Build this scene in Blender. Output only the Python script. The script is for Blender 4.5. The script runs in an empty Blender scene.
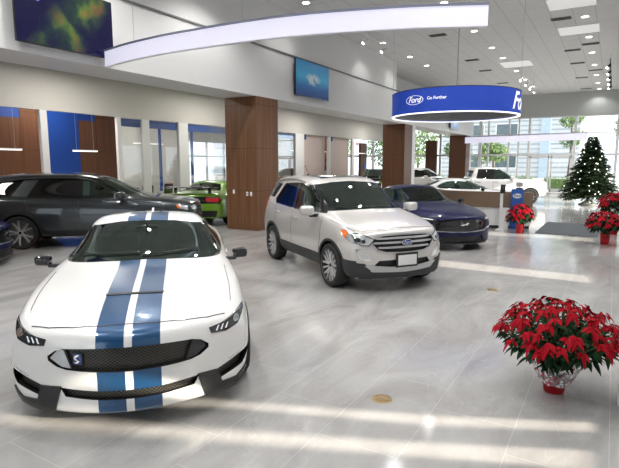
import bpy, bmesh, math, random
from mathutils import Vector, Matrix, Euler
from mathutils.bvhtree import BVHTree
from mathutils.geometry import delaunay_2d_cdt
PI = math.pi
C = bpy.context.scene.collection
rnd = random.Random(7)

# ------------------------------------------------------------------ materials
MATS = {}
def principled(name, col, rough=.5, metal=0., coat=0., emis=None, estr=0., spec=.5, trans=0., bump=None, alpha=1.):
    if name in MATS: return MATS[name]
    m = bpy.data.materials.new(name); m.use_nodes = True
    nt = m.node_tree; b = nt.nodes['Principled BSDF']
    b.inputs['Base Color'].default_value = (*col, 1)
    b.inputs['Roughness'].default_value = rough
    b.inputs['Metallic'].default_value = metal
    b.inputs['Coat Weight'].default_value = coat
    b.inputs['Coat Roughness'].default_value = .03
    b.inputs['Specular IOR Level'].default_value = spec
    b.inputs['Transmission Weight'].default_value = trans
    if emis: b.inputs['Emission Color'].default_value = (*emis, 1); b.inputs['Emission Strength'].default_value = estr
    if bump:
        n = nt.nodes.new('ShaderNodeTexNoise'); n.inputs['Scale'].default_value = bump[0]
        tc = nt.nodes.new('ShaderNodeTexCoord'); nt.links.new(tc.outputs['Object'], n.inputs['Vector'])
        bp = nt.nodes.new('ShaderNodeBump'); bp.inputs['Strength'].default_value = bump[1]; bp.inputs['Distance'].default_value = .01
        nt.links.new(n.outputs['Fac'], bp.inputs['Height']); nt.links.new(bp.outputs['Normal'], b.inputs['Normal'])
    MATS[name] = m
    return m
def N(nt, typ, **kw):
    n = nt.nodes.new(typ)
    for k, v in kw.items():
        if k in n.inputs: n.inputs[k].default_value = v
        else: setattr(n, k, v)
    return n
def math_node(nt, op, a, b=None, c=None):
    n = nt.nodes.new('ShaderNodeMath'); n.operation = op
    for i, v in enumerate((a, b, c)):
        if v is None: continue
        if isinstance(v, (int, float)): n.inputs[i].default_value = v
        else: nt.links.new(v, n.inputs[i])
    return n.outputs[0]
def mixcol(nt, fac, a, b):
    n = nt.nodes.new('ShaderNodeMix'); n.data_type = 'RGBA'
    for i, v in ((0, fac), (6, a), (7, b)):
        if isinstance(v, (int, float)): n.inputs[i].default_value = v
        elif isinstance(v, tuple): n.inputs[i].default_value = (*v, 1)
        else: nt.links.new(v, n.inputs[i])
    return n.outputs[2]
def ramp(nt, fac, stops, interp='LINEAR'):
    n = nt.nodes.new('ShaderNodeValToRGB'); n.color_ramp.interpolation = interp
    e = n.color_ramp.elements
    while len(e) < len(stops): e.new(.5)
    for el, (p, c) in zip(e, stops): el.position = p; el.color = (*c, 1)
    nt.links.new(fac, n.inputs[0]); return n.outputs[0]
def newmat(name):
    m = bpy.data.materials.new(name); m.use_nodes = True; MATS[name] = m
    return m, m.node_tree, m.node_tree.nodes['Principled BSDF']
def coords(nt, kind='Object'):
    tc = nt.nodes.new('ShaderNodeTexCoord'); s = nt.nodes.new('ShaderNodeSeparateXYZ')
    nt.links.new(tc.outputs[kind], s.inputs[0]); return tc.outputs[kind], s.outputs[0], s.outputs[1], s.outputs[2]
def glass(name, tint=(.8, .9, .87), refl=.08, rough=0.):
    """pane: tinted see-through with a fresnel reflection"""
    if name in MATS: return MATS[name]
    m = bpy.data.materials.new(name); m.use_nodes = True; nt = m.node_tree; nt.nodes.clear()
    o = nt.nodes.new('ShaderNodeOutputMaterial'); mx = nt.nodes.new('ShaderNodeMixShader')
    t = N(nt, 'ShaderNodeBsdfTransparent'); t.inputs[0].default_value = (*tint, 1)
    g = N(nt, 'ShaderNodeBsdfGlossy'); g.inputs['Roughness'].default_value = rough; g.inputs[0].default_value = (1, 1, 1, 1)
    lw = N(nt, 'ShaderNodeLayerWeight'); lw.inputs[0].default_value = .25
    f = math_node(nt, 'MULTIPLY_ADD', lw.outputs['Fresnel'], .55, refl)
    f = math_node(nt, 'MINIMUM', f, 1.)
    nt.links.new(f, mx.inputs[0]); nt.links.new(t.outputs[0], mx.inputs[1]); nt.links.new(g.outputs[0], mx.inputs[2])
    nt.links.new(mx.outputs[0], o.inputs[0]); MATS[name] = m
    return m

# ------------------------------------------------------------------ objects
def empty(name, loc=(0, 0, 0), rz=0, label=None, cat=None, group=None, scale=1.):
    o = bpy.data.objects.new(name, None); C.objects.link(o); o.location = loc; o.rotation_euler = (0, 0, rz); o.scale = (scale,)*3
    o.empty_display_size = .1
    return tag(o, label, cat, group)
def tag(o, label=None, cat=None, group=None, kind=None):
    if label: o['label'] = label
    if cat: o['category'] = cat
    if group: o['group'] = group
    if kind: o['kind'] = kind
    return o
def link(name, me, mat=None, parent=None, smooth=None):
    if mat is not None and not len(me.materials): me.materials.append(mat)
    o = bpy.data.objects.new(name, me); C.objects.link(o)
    if parent is not None: o.parent = parent
    if smooth:
        for p in me.polygons: p.use_smooth = True
        if smooth is not True: me.set_sharp_from_angle(angle=math.radians(smooth))
    return o
def obj(name, bm, mat=None, parent=None, smooth=None, loc=None):
    me = bpy.data.meshes.new(name); bmesh.ops.recalc_face_normals(bm, faces=bm.faces[:])
    bm.to_mesh(me); bm.free()
    o = link(name, me, mat, parent, smooth)
    if loc: o.location = loc
    return o
def NB(): return bmesh.new()
def box(bm, lo, hi, bev=0, rot=None, piv=None, seg=2):
    vs = bmesh.ops.create_cube(bm, size=1)['verts']
    c = [(a+b)/2 for a, b in zip(lo, hi)]; s = [max(b-a, 1e-4) for a, b in zip(lo, hi)]
    for v in vs: v.co = Vector((v.co.x*s[0], v.co.y*s[1], v.co.z*s[2])) + Vector(c)
    if bev:
        es = list({e for v in vs for e in v.link_edges})
        r = bmesh.ops.bevel(bm, geom=es, offset=min(bev, min(s)*.49), segments=seg, affect='EDGES', profile=.5)
        vs = list({v for f in r['faces'] for v in f.verts} | {v for v in vs if v.is_valid})
    if rot is not None:
        p = Vector(piv if piv else c); M = Matrix.Translation(p) @ rot.to_matrix().to_4x4() @ Matrix.Translation(-p)
        bmesh.ops.transform(bm, matrix=M, verts=vs)
    return vs
def cyl(bm, p0, p1, r0, r1=None, n=20, caps=True):
    if r1 is None: r1 = r0
    p0, p1 = Vector(p0), Vector(p1); d = p1-p0
    M = Matrix.Translation((p0+p1)/2) @ d.to_track_quat('Z', 'Y').to_matrix().to_4x4()
    return bmesh.ops.create_cone(bm, cap_ends=caps, segments=n, radius1=max(r0, 1e-5), radius2=max(r1, 1e-5), depth=d.length, matrix=M)['verts']
def sphere(bm, c, r, sc=(1, 1, 1), u=16, v=10, M=None):
    m = Matrix.Translation(c) @ (M if M else Matrix.Identity(4)) @ Matrix.Diagonal((*sc, 1))
    return bmesh.ops.create_uvsphere(bm, u_segments=u, v_segments=v, radius=r, matrix=m)['verts']
def tube(bm, pts, r, n=8, closed=False):
    pts = [Vector(p) for p in pts]; rings = []
    k = len(pts); up = None
    for i, p in enumerate(pts):
        a = pts[(i-1) % k] if (closed or i > 0) else p; b = pts[(i+1) % k] if (closed or i < k-1) else p
        t = (b-a).normalized()
        if up is None: up = t.orthogonal().normalized()
        up = (up - t*up.dot(t)).normalized(); s = t.cross(up)
        rr = r[i] if isinstance(r, (list, tuple)) else r
        rings.append([bm.verts.new(p + (up*math.cos(2*PI*q/n) + s*math.sin(2*PI*q/n))*rr) for q in range(n)])
    m = k if closed else k-1
    for i in range(m):
        A, B = rings[i], rings[(i+1) % k]
        for q in range(n): bm.faces.new((A[q], A[(q+1) % n], B[(q+1) % n], B[q]))
    if not closed: bm.faces.new(rings[0][::-1]); bm.faces.new(rings[-1])
def lathe(bm, prof, n=32, axis='z', c=(0, 0, 0), closed=False):
    rings = []
    for r, h in prof:
        ring = []
        for q in range(n):
            a = 2*PI*q/n; x, y = r*math.cos(a), r*math.sin(a)
            p = (x, y, h) if axis == 'z' else ((x, h, y) if axis == 'y' else (h, x, y))
            ring.append(bm.verts.new(Vector(p)+Vector(c)))
        rings.append(ring)
    m = len(rings) if closed else len(rings)-1
    for i in range(m):
        A, B = rings[i], rings[(i+1) % len(rings)]
        for q in range(n): bm.faces.new((A[q], A[(q+1) % n], B[(q+1) % n], B[q]))
    if not closed:
        if prof[0][0] > 1e-4: bm.faces.new(rings[0][::-1])
        if prof[-1][0] > 1e-4: bm.faces.new(rings[-1])
        bmesh.ops.remove_doubles(bm, verts=bm.verts[:], dist=1e-6)
def prism(bm, poly, axis, a, b):
    """closed polygon extruded along an axis from a to b"""
    def P(u, v, w): return {'x': (w, u, v), 'y': (u, w, v), 'z': (u, v, w)}[axis]
    A = [bm.verts.new(P(u, v, a)) for u, v in poly]; B = [bm.verts.new(P(u, v, b)) for u, v in poly]
    n = len(poly)
    for i in range(n): bm.faces.new((A[i], A[(i+1) % n], B[(i+1) % n], B[i]))
    bm.faces.new(A[::-1]); bm.faces.new(B)
def copy_tree(o, parent=None):
    c = o.copy(); C.objects.link(c)
    if parent is not None: c.parent = parent
    for ch in list(o.children): copy_tree(ch, c)
    return c
def lerp(a, b, t): return a+(b-a)*t
def text_mesh(s, size, shear=0., bold=0.):
    cu = bpy.data.curves.new('t', 'FONT'); cu.body = s; cu.size = size; cu.shear = shear; cu.offset = bold
    cu.align_x = 'CENTER'; cu.align_y = 'CENTER'; cu.fill_mode = 'BOTH'; cu.extrude = .0
    o = bpy.data.objects.new('t', cu); C.objects.link(o)
    bpy.context.view_layer.update()
    me = bpy.data.meshes.new_from_object(o.evaluated_get(bpy.context.evaluated_depsgraph_get()))
    bpy.data.objects.remove(o); bpy.data.curves.remove(cu)
    bm = NB(); bm.from_mesh(me); bpy.data.meshes.remove(me); return bm

# ------------------------------------------------------------------ car body tools
def solid_from_cage(name, bm, level):
    me = bpy.data.meshes.new(name); bmesh.ops.recalc_face_normals(bm, faces=bm.faces[:]); bm.to_mesh(me); bm.free()
    o = bpy.data.objects.new(name, me); C.objects.link(o)
    m = o.modifiers.new('s', 'SUBSURF'); m.levels = m.render_levels = level
    bpy.context.view_layer.update()
    r = bpy.data.meshes.new_from_object(o.evaluated_get(bpy.context.evaluated_depsgraph_get()))
    bpy.data.objects.remove(o); bpy.data.meshes.remove(me); return r
def boolean(me, cut_bm, cut_mat=None, op='DIFFERENCE', solver='EXACT'):
    cm = bpy.data.meshes.new('c'); bmesh.ops.recalc_face_normals(cut_bm, faces=cut_bm.faces[:]); cut_bm.to_mesh(cm); cut_bm.free()
    if cut_mat: cm.materials.append(cut_mat)
    a = bpy.data.objects.new('a', me); b = bpy.data.objects.new('b', cm); C.objects.link(a); C.objects.link(b)
    m = a.modifiers.new('b', 'BOOLEAN'); m.object = b; m.operation = op; m.solver = solver; m.material_mode = 'TRANSFER'
    bpy.context.view_layer.update()
    r = bpy.data.meshes.new_from_object(a.evaluated_get(bpy.context.evaluated_depsgraph_get()))
    bpy.data.objects.remove(a); bpy.data.objects.remove(b); bpy.data.meshes.remove(me); bpy.data.meshes.remove(cm)
    return r
def cage_body(S, frows, rrows, level=3, half=.95, crease=()):
    """S: stations nose to tail: (x, bow, z0, y2,z2, y3,z3, y4,z4, y5,z5, y6,z6, y7,z7).
    frows/rrows: forward offsets of the three rows of the end faces below the top edge."""
    bm = NB(); n = len(S); top, side, bot, end = {}, {}, {}, {}
    def X(st, y): return st[0] - st[1]*(abs(y)/half)**2
    for i, st in enumerate(S):
        x, bow, z0, y2, z2, y3, z3, y4, z4, y5, z5, y6, z6, y7, z7 = st
        cols = [(0, z0), (y2*.5, lerp(z0, z2, .22)), (y2, z2), (y3, z3), (y4, z4)]
        for j in range(-4, 5):
            y, z = cols[abs(j)]; y = math.copysign(y, j) if j else 0
            top[i, j] = bm.verts.new((X(st, y), y, z))
        for k, (y, z) in enumerate(((y5, z5), (y6, z6), (y7, z7)), 1):
            dx = frows[k-1] if i == 0 else (rrows[k-1] if i == n-1 else 0)
            for s in (-1, 1): side[i, k, s] = bm.verts.new((X(st, y)+dx, s*y, z))
        for s in (-1, 1): side[i, 0, s] = top[i, 4*s]
        for j in range(-3, 4):
            y = y7*j/4; dx = frows[2] if i == 0 else (rrows[2] if i == n-1 else 0)
            bot[i, j] = bm.verts.new((X(st, y)+dx, y, z7))
        for s in (-1, 1): bot[i, 4*s] = side[i, 3, s]
    for e, i, rows in ((0, 0, frows), (1, n-1, rrows)):
        st = S[i]; ycol = [0, st[3]*.5, st[3], st[5], st[7]]
        for k in range(4):
            for j in range(-4, 5):
                if k == 0: end[e, k, j] = top[i, j]
                elif k == 3: end[e, k, j] = bot[i, j]
                elif abs(j) == 4: end[e, k, j] = side[i, k, j//4]
                else:
                    yk, zk = (st[9], st[10]) if k == 1 else (st[11], st[12])
                    y = math.copysign(ycol[abs(j)], j)*yk/st[7] if j else 0
                    end[e, k, j] = bm.verts.new((X(st, y)+rows[k-1], y, zk))
    F = bm.faces.new
    for i in range(n-1):
        for j in range(-4, 4):
            F((top[i, j], top[i, j+1], top[i+1, j+1], top[i+1, j])); F((bot[i, j], bot[i+1, j], bot[i+1, j+1], bot[i, j+1]))
        for s in (-1, 1):
            for k in range(3): F((side[i, k, s], side[i, k+1, s], side[i+1, k+1, s], side[i+1, k, s]))
    for e in (0, 1):
        for k in range(3):
            for j in range(-4, 4): F((end[e, k, j], end[e, k, j+1], end[e, k+1, j+1], end[e, k+1, j]))
    lay = bm.edges.layers.float.new('crease_edge')
    for i in range(n-1):
        for (kind, idx, w, i0, i1) in crease:
            if not (i0 <= i < i1): continue
            for s in (-1, 1):
                a, b = (top[i, idx*s], top[i+1, idx*s]) if kind == 't' else (side[i, idx, s], side[i+1, idx, s])
                ed = bm.edges.get((a, b))
                if ed: ed[lay] = w
    return solid_from_cage('body', bm, level)
def bvh_of(me):
    bm = NB(); bm.from_mesh(me); bmesh.ops.triangulate(bm, faces=bm.faces[:]); t = BVHTree.FromBMesh(bm); bm.free(); return t
def resample(poly, res, closed=True):
    out = []; n = len(poly)
    for i in range(n if closed else n-1):
        a, b = Vector(poly[i]), Vector(poly[(i+1) % n]); m = max(1, int((b-a).length/res+.5))
        out += [a.lerp(b, t/m) for t in range(m)]
    if not closed: out.append(Vector(poly[-1]))
    return out
def rounded(poly, it=2):
    """Chaikin corner cutting of a closed outline"""
    for _ in range(it):
        q = []
        for i in range(len(poly)):
            a, b = Vector(poly[i]), Vector(poly[(i+1) % len(poly)])
            q += [a.lerp(b, .22), a.lerp(b, .78)]
        poly = q
    return [tuple(p) for p in poly]
def cast(bvh, axis, sign, u, v, far=6.):
    o = {'x': Vector((sign*far, u, v)), 'y': Vector((u, sign*far, v)), 'z': Vector((u, v, sign*far))}[axis]
    d = -Vector({'x': (sign, 0, 0), 'y': (0, sign, 0), 'z': (0, 0, sign)}[axis])
    h = bvh.ray_cast(o, d)
    return (h[0], h[1]) if h[0] is not None else (None, None)
def patch_bm(bvh, poly, axis, sign, off=.003, thick=.004, res=.035, bm=None, nmin=.13):
    """a panel with the given outline that follows the surface it lies on"""
    bm = bm or NB()
    pts = resample(poly, res); n = len(pts)
    us = [p[0] for p in pts]; vs = [p[1] for p in pts]; inn = []
    def inside(x, y):
        c = False; j = n-1
        for i in range(n):
            if (vs[i] > y) != (vs[j] > y) and x < (us[j]-us[i])*(y-vs[i])/(vs[j]-vs[i])+us[i]: c = not c
            j = i
        return c
    nx = int((max(us)-min(us))/res)+1; ny = int((max(vs)-min(vs))/res)+1
    for a in range(1, nx):
        for b in range(1, ny):
            x = min(us)+(max(us)-min(us))*a/nx; y = min(vs)+(max(vs)-min(vs))*b/ny
            if inside(x, y) and min((x-us[i])**2+(y-vs[i])**2 for i in range(n)) > (res*.4)**2: inn.append(Vector((x, y)))
    V, E, Fc, *_ = delaunay_2d_cdt(pts+inn, [], [list(range(n))], 1, 1e-5)
    A, B, ok = [], [], []
    for p in V:
        h, nn = cast(bvh, axis, sign, p[0], p[1])
        if h is None or abs(nn['xyz'.index(axis)]) < nmin:
            A.append(None); B.append(None); continue
        A.append(bm.verts.new(h+nn*off)); B.append(bm.verts.new(h+nn*(off-thick)))
    cnt = {}
    for f in Fc:
        if any(A[i] is None for i in f): continue
        try: bm.faces.new([A[i] for i in f]); bm.faces.new([B[i] for i in reversed(f)])
        except ValueError: continue
        for q in range(len(f)):
            e = (f[q], f[(q+1) % len(f)]); cnt[e] = 1
    for (a, b) in cnt:
        if (b, a) not in cnt:
            try: bm.faces.new((A[b], A[a], B[a], B[b]))
            except ValueError: pass
    for v in [v for v in bm.verts if not v.link_faces]: bm.verts.remove(v)
    return bm
def patch(name, bvh, poly, axis, sign, mat, parent, off=.003, thick=.004, res=.035, smooth=50):
    bm = patch_bm(bvh, poly, axis, sign, off, thick, res)
    if not bm.faces: bm.free(); return None
    return obj(name, bm, mat, parent, smooth)
def strip_poly(line, w):
    """thin outline round an open 2D polyline"""
    L, R = [], []; k = len(line)
    for i, p in enumerate(line):
        a = Vector(line[max(0, i-1)]); b = Vector(line[min(k-1, i+1)]); t = (b-a).normalized(); nn = Vector((-t.y, t.x))*w/2
        L.append(tuple(Vector(p)+nn)); R.append(tuple(Vector(p)-nn))
    return L+R[::-1]
def seam(bvh, line, axis, sign, bm, w=.007, off=.0026):
    pts = resample(line, .05, False)
    A = []
    for i, p in enumerate(pts):
        a = pts[max(0, i-1)]; b = pts[min(len(pts)-1, i+1)]; t = (b-a).normalized(); nn = Vector((-t.y, t.x))*w/2
        row = []
        for s in (1, -1):
            q = p+nn*s; h, hn = cast(bvh, axis, sign, q.x, q.y)
            if h is None: row = None; break
            row.append((h+hn*off, h-hn*.001))
        A.append(row)
    prev = None
    for row in A:
        if row is None: prev = None; continue
        cur = [bm.verts.new(row[0][0]), bm.verts.new(row[1][0]), bm.verts.new(row[1][1]), bm.verts.new(row[0][1])]
        if prev:
            for q in range(4): bm.faces.new((prev[q], prev[(q+1) % 4], cur[(q+1) % 4], cur[q]))
        else: bm.faces.new(cur)
        prev = cur
def mirror_poly(p): return [(-a, b) for a, b in p][::-1]
# ------------------------------------------------------------------ car materials
def paint(name, col, metal=0., rough=.28, coat=1., flake=False, stripes=None):
    if name in MATS: return MATS[name]
    m, nt, b = newmat(name)
    b.inputs['Base Color'].default_value = (*col, 1); b.inputs['Metallic'].default_value = metal
    b.inputs['Roughness'].default_value = rough; b.inputs['Coat Weight'].default_value = coat; b.inputs['Coat Roughness'].default_value = .02
    if max(col) < .1: b.inputs['Specular IOR Level'].default_value = .12
    if stripes:
        _, x, y, z = coords(nt)
        ay = math_node(nt, 'ABSOLUTE', y)
        a = math_node(nt, 'GREATER_THAN', ay, stripes[0]); c = math_node(nt, 'LESS_THAN', ay, stripes[1])
        f = math_node(nt, 'MULTIPLY', a, c)
        nt.links.new(mixcol(nt, f, col, stripes[2]), b.inputs['Base Color'])
        nt.links.new(math_node(nt, 'MULTIPLY', f, .2), b.inputs['Metallic'])
    return m
def mesh_mat(name, hole=(.004, .004, .005), wire=(.11, .10, .075), scale=30.):
    """diamond wire mesh of a grille"""
    m, nt, b = newmat(name); _, x, y, z = coords(nt)
    u = math_node(nt, 'ADD', y, math_node(nt, 'MULTIPLY', z, 1.5)); v = math_node(nt, 'SUBTRACT', y, math_node(nt, 'MULTIPLY', z, 1.5))
    fs = []
    for w in (u, v):
        p = math_node(nt, 'PINGPONG', math_node(nt, 'MULTIPLY', w, scale), .5)
        fs.append(math_node(nt, 'LESS_THAN', p, .075))
    f = math_node(nt, 'MAXIMUM', *fs)
    nt.links.new(mixcol(nt, f, hole, wire), b.inputs['Base Color']); b.inputs['Roughness'].default_value = .4
    return m
M_black = principled('black_plastic', (.012, .012, .013), .45)
M_gloss = principled('gloss_black', (.006, .006, .008), .12, coat=.5)
M_trim = principled('dark_trim', (.03, .032, .034), .6)
M_liner = principled('arch_liner', (.006, .006, .006), .9)
M_cabin = principled('cabin_lining', (.035, .035, .036), .8)
M_seat = principled('seat_cloth', (.03, .031, .034), .75, bump=(60, .3))
M_seatgrey = principled('seat_grey_cloth', (.22, .21, .2), .8)
M_chrome = principled('chrome', (.86, .87, .88), .12, 1.)
M_satin = principled('satin_silver', (.55, .56, .57), .32, .9)
M_alloy = principled('machined_alloy', (.62, .62, .63), .35, .55)
M_alloydk = principled('dark_alloy', (.05, .05, .055), .35, .6, coat=.4)
M_tyre = principled('tyre_rubber', (.012, .012, .012), .75)
M_disc = principled('brake_disc', (.3, .3, .3), .4, 1.)
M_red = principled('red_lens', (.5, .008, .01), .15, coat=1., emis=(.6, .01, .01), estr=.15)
M_amber = principled('amber_lens', (.85, .16, .01), .15, coat=1.)
M_lamp = principled('lamp_reflector', (.75, .78, .8), .15, .9)
M_lampdk = principled('dark_lamp_housing', (.02, .022, .026), .12, coat=1.)
M_led = principled('daylight_strip', (.9, .92, .95), .2, emis=(.9, .95, 1), estr=.04)
M_white = principled('white_plastic', (.82, .82, .82), .4)
M_plate = principled('paper_plate', (.78, .78, .78), .5)
M_ford = principled('emblem_blue', (.01, .035, .22), .2, coat=1.)
M_glass_car = glass('car_glass', (.50, .60, .56), .05)
M_glass_dark = glass('privacy_glass', (.035, .038, .04), .05)
M_mesh = mesh_mat('grille_mesh')
M_paper = principled('window_sticker', (.7, .8, .78), .6)

def wheel_meshes(kind, R=.345, rimr=.245, w=.25, n=10):
    """meshes of one wheel lying around the y axis, outer face towards +y"""
    t = NB()
    lathe(t, [(rimr, -w/2+.012), (rimr+.03, -w/2), (R-.03, -w/2), (R-.008, -w/2+.018), (R, -w/2+.05), (R, w/2-.05), (R-.008, w/2-.018), (R-.03, w/2), (rimr+.03, w/2), (rimr, w/2-.012)], 56, 'y', closed=True)
    r = NB()
    lathe(r, [(rimr-.012, -w/2+.02), (rimr+.004, -w/2+.012), (rimr+.004, w/2-.016), (rimr+.006, w/2-.004), (rimr-.008, w/2-.002), (rimr-.016, w/2-.02), (rimr-.02, 0)], 56, 'y', closed=True)
    s = NB(); yf = w/2-.03
    def spoke(a, w0, w1, r0, r1, tw=0., dep=.03):
        q = []
        for (rr, ww, da, yy) in ((r0, w0, 0, yf-.012), (lerp(r0, r1, .55), lerp(w0, w1, .5), tw*.5, yf+.006), (r1, w1, tw, yf+.01)):
            c, sn = math.cos(a+da), math.sin(a+da)
            row = []
            for sg in (-1, 1):
                x, z = rr*c - sg*ww*sn, rr*sn + sg*ww*c
                row += [(x, yy, z), (x, yy-dep, z)]
            q.append([s.verts.new(p) for p in (row[0], row[2], row[3], row[1])])
        for a0, b0 in zip(q, q[1:]):
            for k in range(4): s.faces.new((a0[k], a0[(k+1) % 4], b0[(k+1) % 4], b0[k]))
        s.faces.new(q[0]); s.faces.new(q[-1])
    if kind == 'twin':
        for k in range(n//2):
            a = 2*PI*k/(n//2)
            spoke(a-.10, .016, .013, .04, rimr-.008, -.16); spoke(a+.10, .016, .013, .04, rimr-.008, .16)
    elif kind == 'vee':
        for k in range(5):
            a = 2*PI*k/5+.3
            for da in (-.22, .22): spoke(a+da*.35, .02, .014, .04, rimr-.008, da*.75)
            spoke(a+PI/5, .008, .018, .06, rimr-.008, 0)
    else:
        for k in range(n): spoke(2*PI*k/n, .016, .02, .04, rimr-.008)
    cyl(s, (0, yf-.045, 0), (0, yf-.004, 0), .062, .05, 24)
    d = NB(); cyl(d, (0, -.02, 0), (0, .0, 0), rimr*.72, None, 32); cyl(d, (0, -.05, 0), (0, -.03, 0), rimr-.01, None, 32)
    cp = NB(); cyl(cp, (0, yf-.006, 0), (0, yf+.004, 0), .03, .027, 20)
    out = []
    for nm, bm, mt, sm in (('tyre', t, M_tyre, 40), ('rim', r, M_alloydk, 40), ('spokes', s, M_alloy, 30), ('brake_disc', d, M_disc, 40), ('centre_cap', cp, M_gloss, 40)):
        me = bpy.data.meshes.new(nm); bmesh.ops.recalc_face_normals(bm, faces=bm.faces[:]); bm.to_mesh(me); bm.free(); me.materials.append(mt)
        for p in me.polygons: p.use_smooth = True
        me.set_sharp_from_angle(angle=math.radians(sm)); out.append((nm, me))
    return out
def add_wheels(root, meshes, axles, track, z, steer=0.):
    for i, x in enumerate(axles):
        for s in (-1, 1):
            wobj = bpy.data.objects.new('wheel', meshes[2][1]); C.objects.link(wobj); wobj.parent = root
            wobj.location = (x, s*track, z)
            wobj.rotation_euler = (0, 0, (0 if s > 0 else PI) + (steer if i == 0 else 0))
            for nm, me in meshes:
                if nm == 'spokes': continue
                c = bpy.data.objects.new(nm, me); C.objects.link(c); c.parent = wobj
def cabin_fit(root, spec, bench=True, seatmat=None, left=1):
    """what is seen through the panes: dashboard, seat backs, steering wheel, mirror"""
    seatmat = seatmat or M_seat
    zb, xd, xs, xr, w = spec['belt'], spec['dash'], spec['seat'], spec.get('rear'), spec['w']
    d = NB(); box(d, (xd-.18, -w, zb-.12), (xd+.12, w, zb-.01), .04); obj('dashboard', d, M_black, root, 40)
    def seat(x, y, hw=.25):
        b = NB(); r = Euler((0, .22, 0))
        box(b, (x-.06, y-hw, zb-.25), (x+.06, y+hw, zb+.17), .05, r, (x, y, zb-.2))
        box(b, (x-.13, y-.12, zb+.2), (x-.04, y+.12, zb+.36), .04); cyl(b, (x-.09, y-.05, zb+.1), (x-.09, y-.05, zb+.22), .008); cyl(b, (x-.09, y+.05, zb+.1), (x-.09, y+.05, zb+.22), .008)
        obj('seat', b, seatmat, root, 40)
    for s in (-1, 1): seat(xs, s*.38)
    if xr is not None and bench:
        for s in (-1, 1): seat(xr, s*.36, .3)
    sw = NB(); M = Euler((0, -1.15, 0)).to_matrix()
    c = Vector((xd-.34, .38*left, zb+.0))
    tube(sw, [c+M@Vector((.18*math.cos(a), .18*math.sin(a), 0)) for a in [2*PI*k/24 for k in range(24)]], .014, 8, True)
    for a in (.2, PI-.2, -PI/2): tube(sw, [c, c+M@Vector((.18*math.sin(a+PI/2), .18*math.cos(a+PI/2), 0))], .016, 6)
    obj('steering_wheel', sw, M_black, root, 40)
    mx, mz = spec['mirror']
    m = NB(); box(m, (mx-.015, -.12, mz-.035), (mx+.015, .12, mz+.03), .012); cyl(m, (mx, 0, mz), (mx+.05, 0, mz+.07), .01)
    obj('interior_mirror', m, M_black, root, 40)
def door_mirror(root, x, y, z, s, mat, base=M_black, size=1.):
    m = NB(); box(m, (x-.07*size, s*y-.11*size, z-.07*size), (x+.09*size, s*y+.11*size, z+.075*size), .05*size, Euler((0, 0, s*.25)), seg=4)
    o = obj('door_mirror', m, mat, root, 50)
    b = NB(); box(b, (x-.02, min(s*(y-.22*size), s*(y-.04)), z-.1*size), (x+.05, max(s*(y-.22*size), s*(y-.04)), z-.05*size), .015)
    obj('mirror_arm', b, base, o, 50)
    g = NB(); box(g, (x-.085*size, s*y-.085*size, z-.05*size), (x-.068*size, s*y+.085*size, z+.055*size), .01, Euler((0, 0, s*.25)), (x, s*y, z))
    obj('mirror_glass', g, M_chrome, o, 50)
def arches(me, axles, r, z, halfw, depth=.34):
    for s in (-1, 1):
        b = NB()
        for x in axles:
            cyl(b, (x, s*(halfw+.3), z), (x, s*(halfw-depth), z), r, None, 48)
        me = boolean(me, b, M_liner)
    return me
def finish_body(root, me, mat, name='body', ang=38):
    me.name = name
    for p in me.polygons: p.use_smooth = True
    me.set_sharp_from_angle(angle=math.radians(ang))
    o = bpy.data.objects.new(name, me); C.objects.link(o); o.parent = root; return o
def oval_badge(root, bvh, y0, z0, w, h, axis='x', sign=1, text='Ford', off=.012):
    el = [(y0+w/2*math.cos(a), z0+h/2*math.sin(a)) for a in [2*PI*k/28 for k in range(28)]]
    p = patch('maker_emblem', bvh, el, axis, sign, M_chrome, root, off, .01, .03)
    el2 = [(y0+w*.45*math.cos(a), z0+h*.42*math.sin(a)) for a in [2*PI*k/28 for k in range(28)]]
    q = patch('emblem_field', bvh, el2, axis, sign, M_ford, p, off+.002, .002, .03)
    t = text_mesh(text, h*.8, .3)
    for v in t.verts:
        if axis == 'x':
            h_, n_ = cast(bvh, 'x', sign, y0+sign*v.co.x, z0+v.co.y)
            v.co = (h_ + n_*(off+.004)) if h_ else Vector((0, 0, 0))
    obj('emblem_script', t, M_chrome, p)

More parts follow.
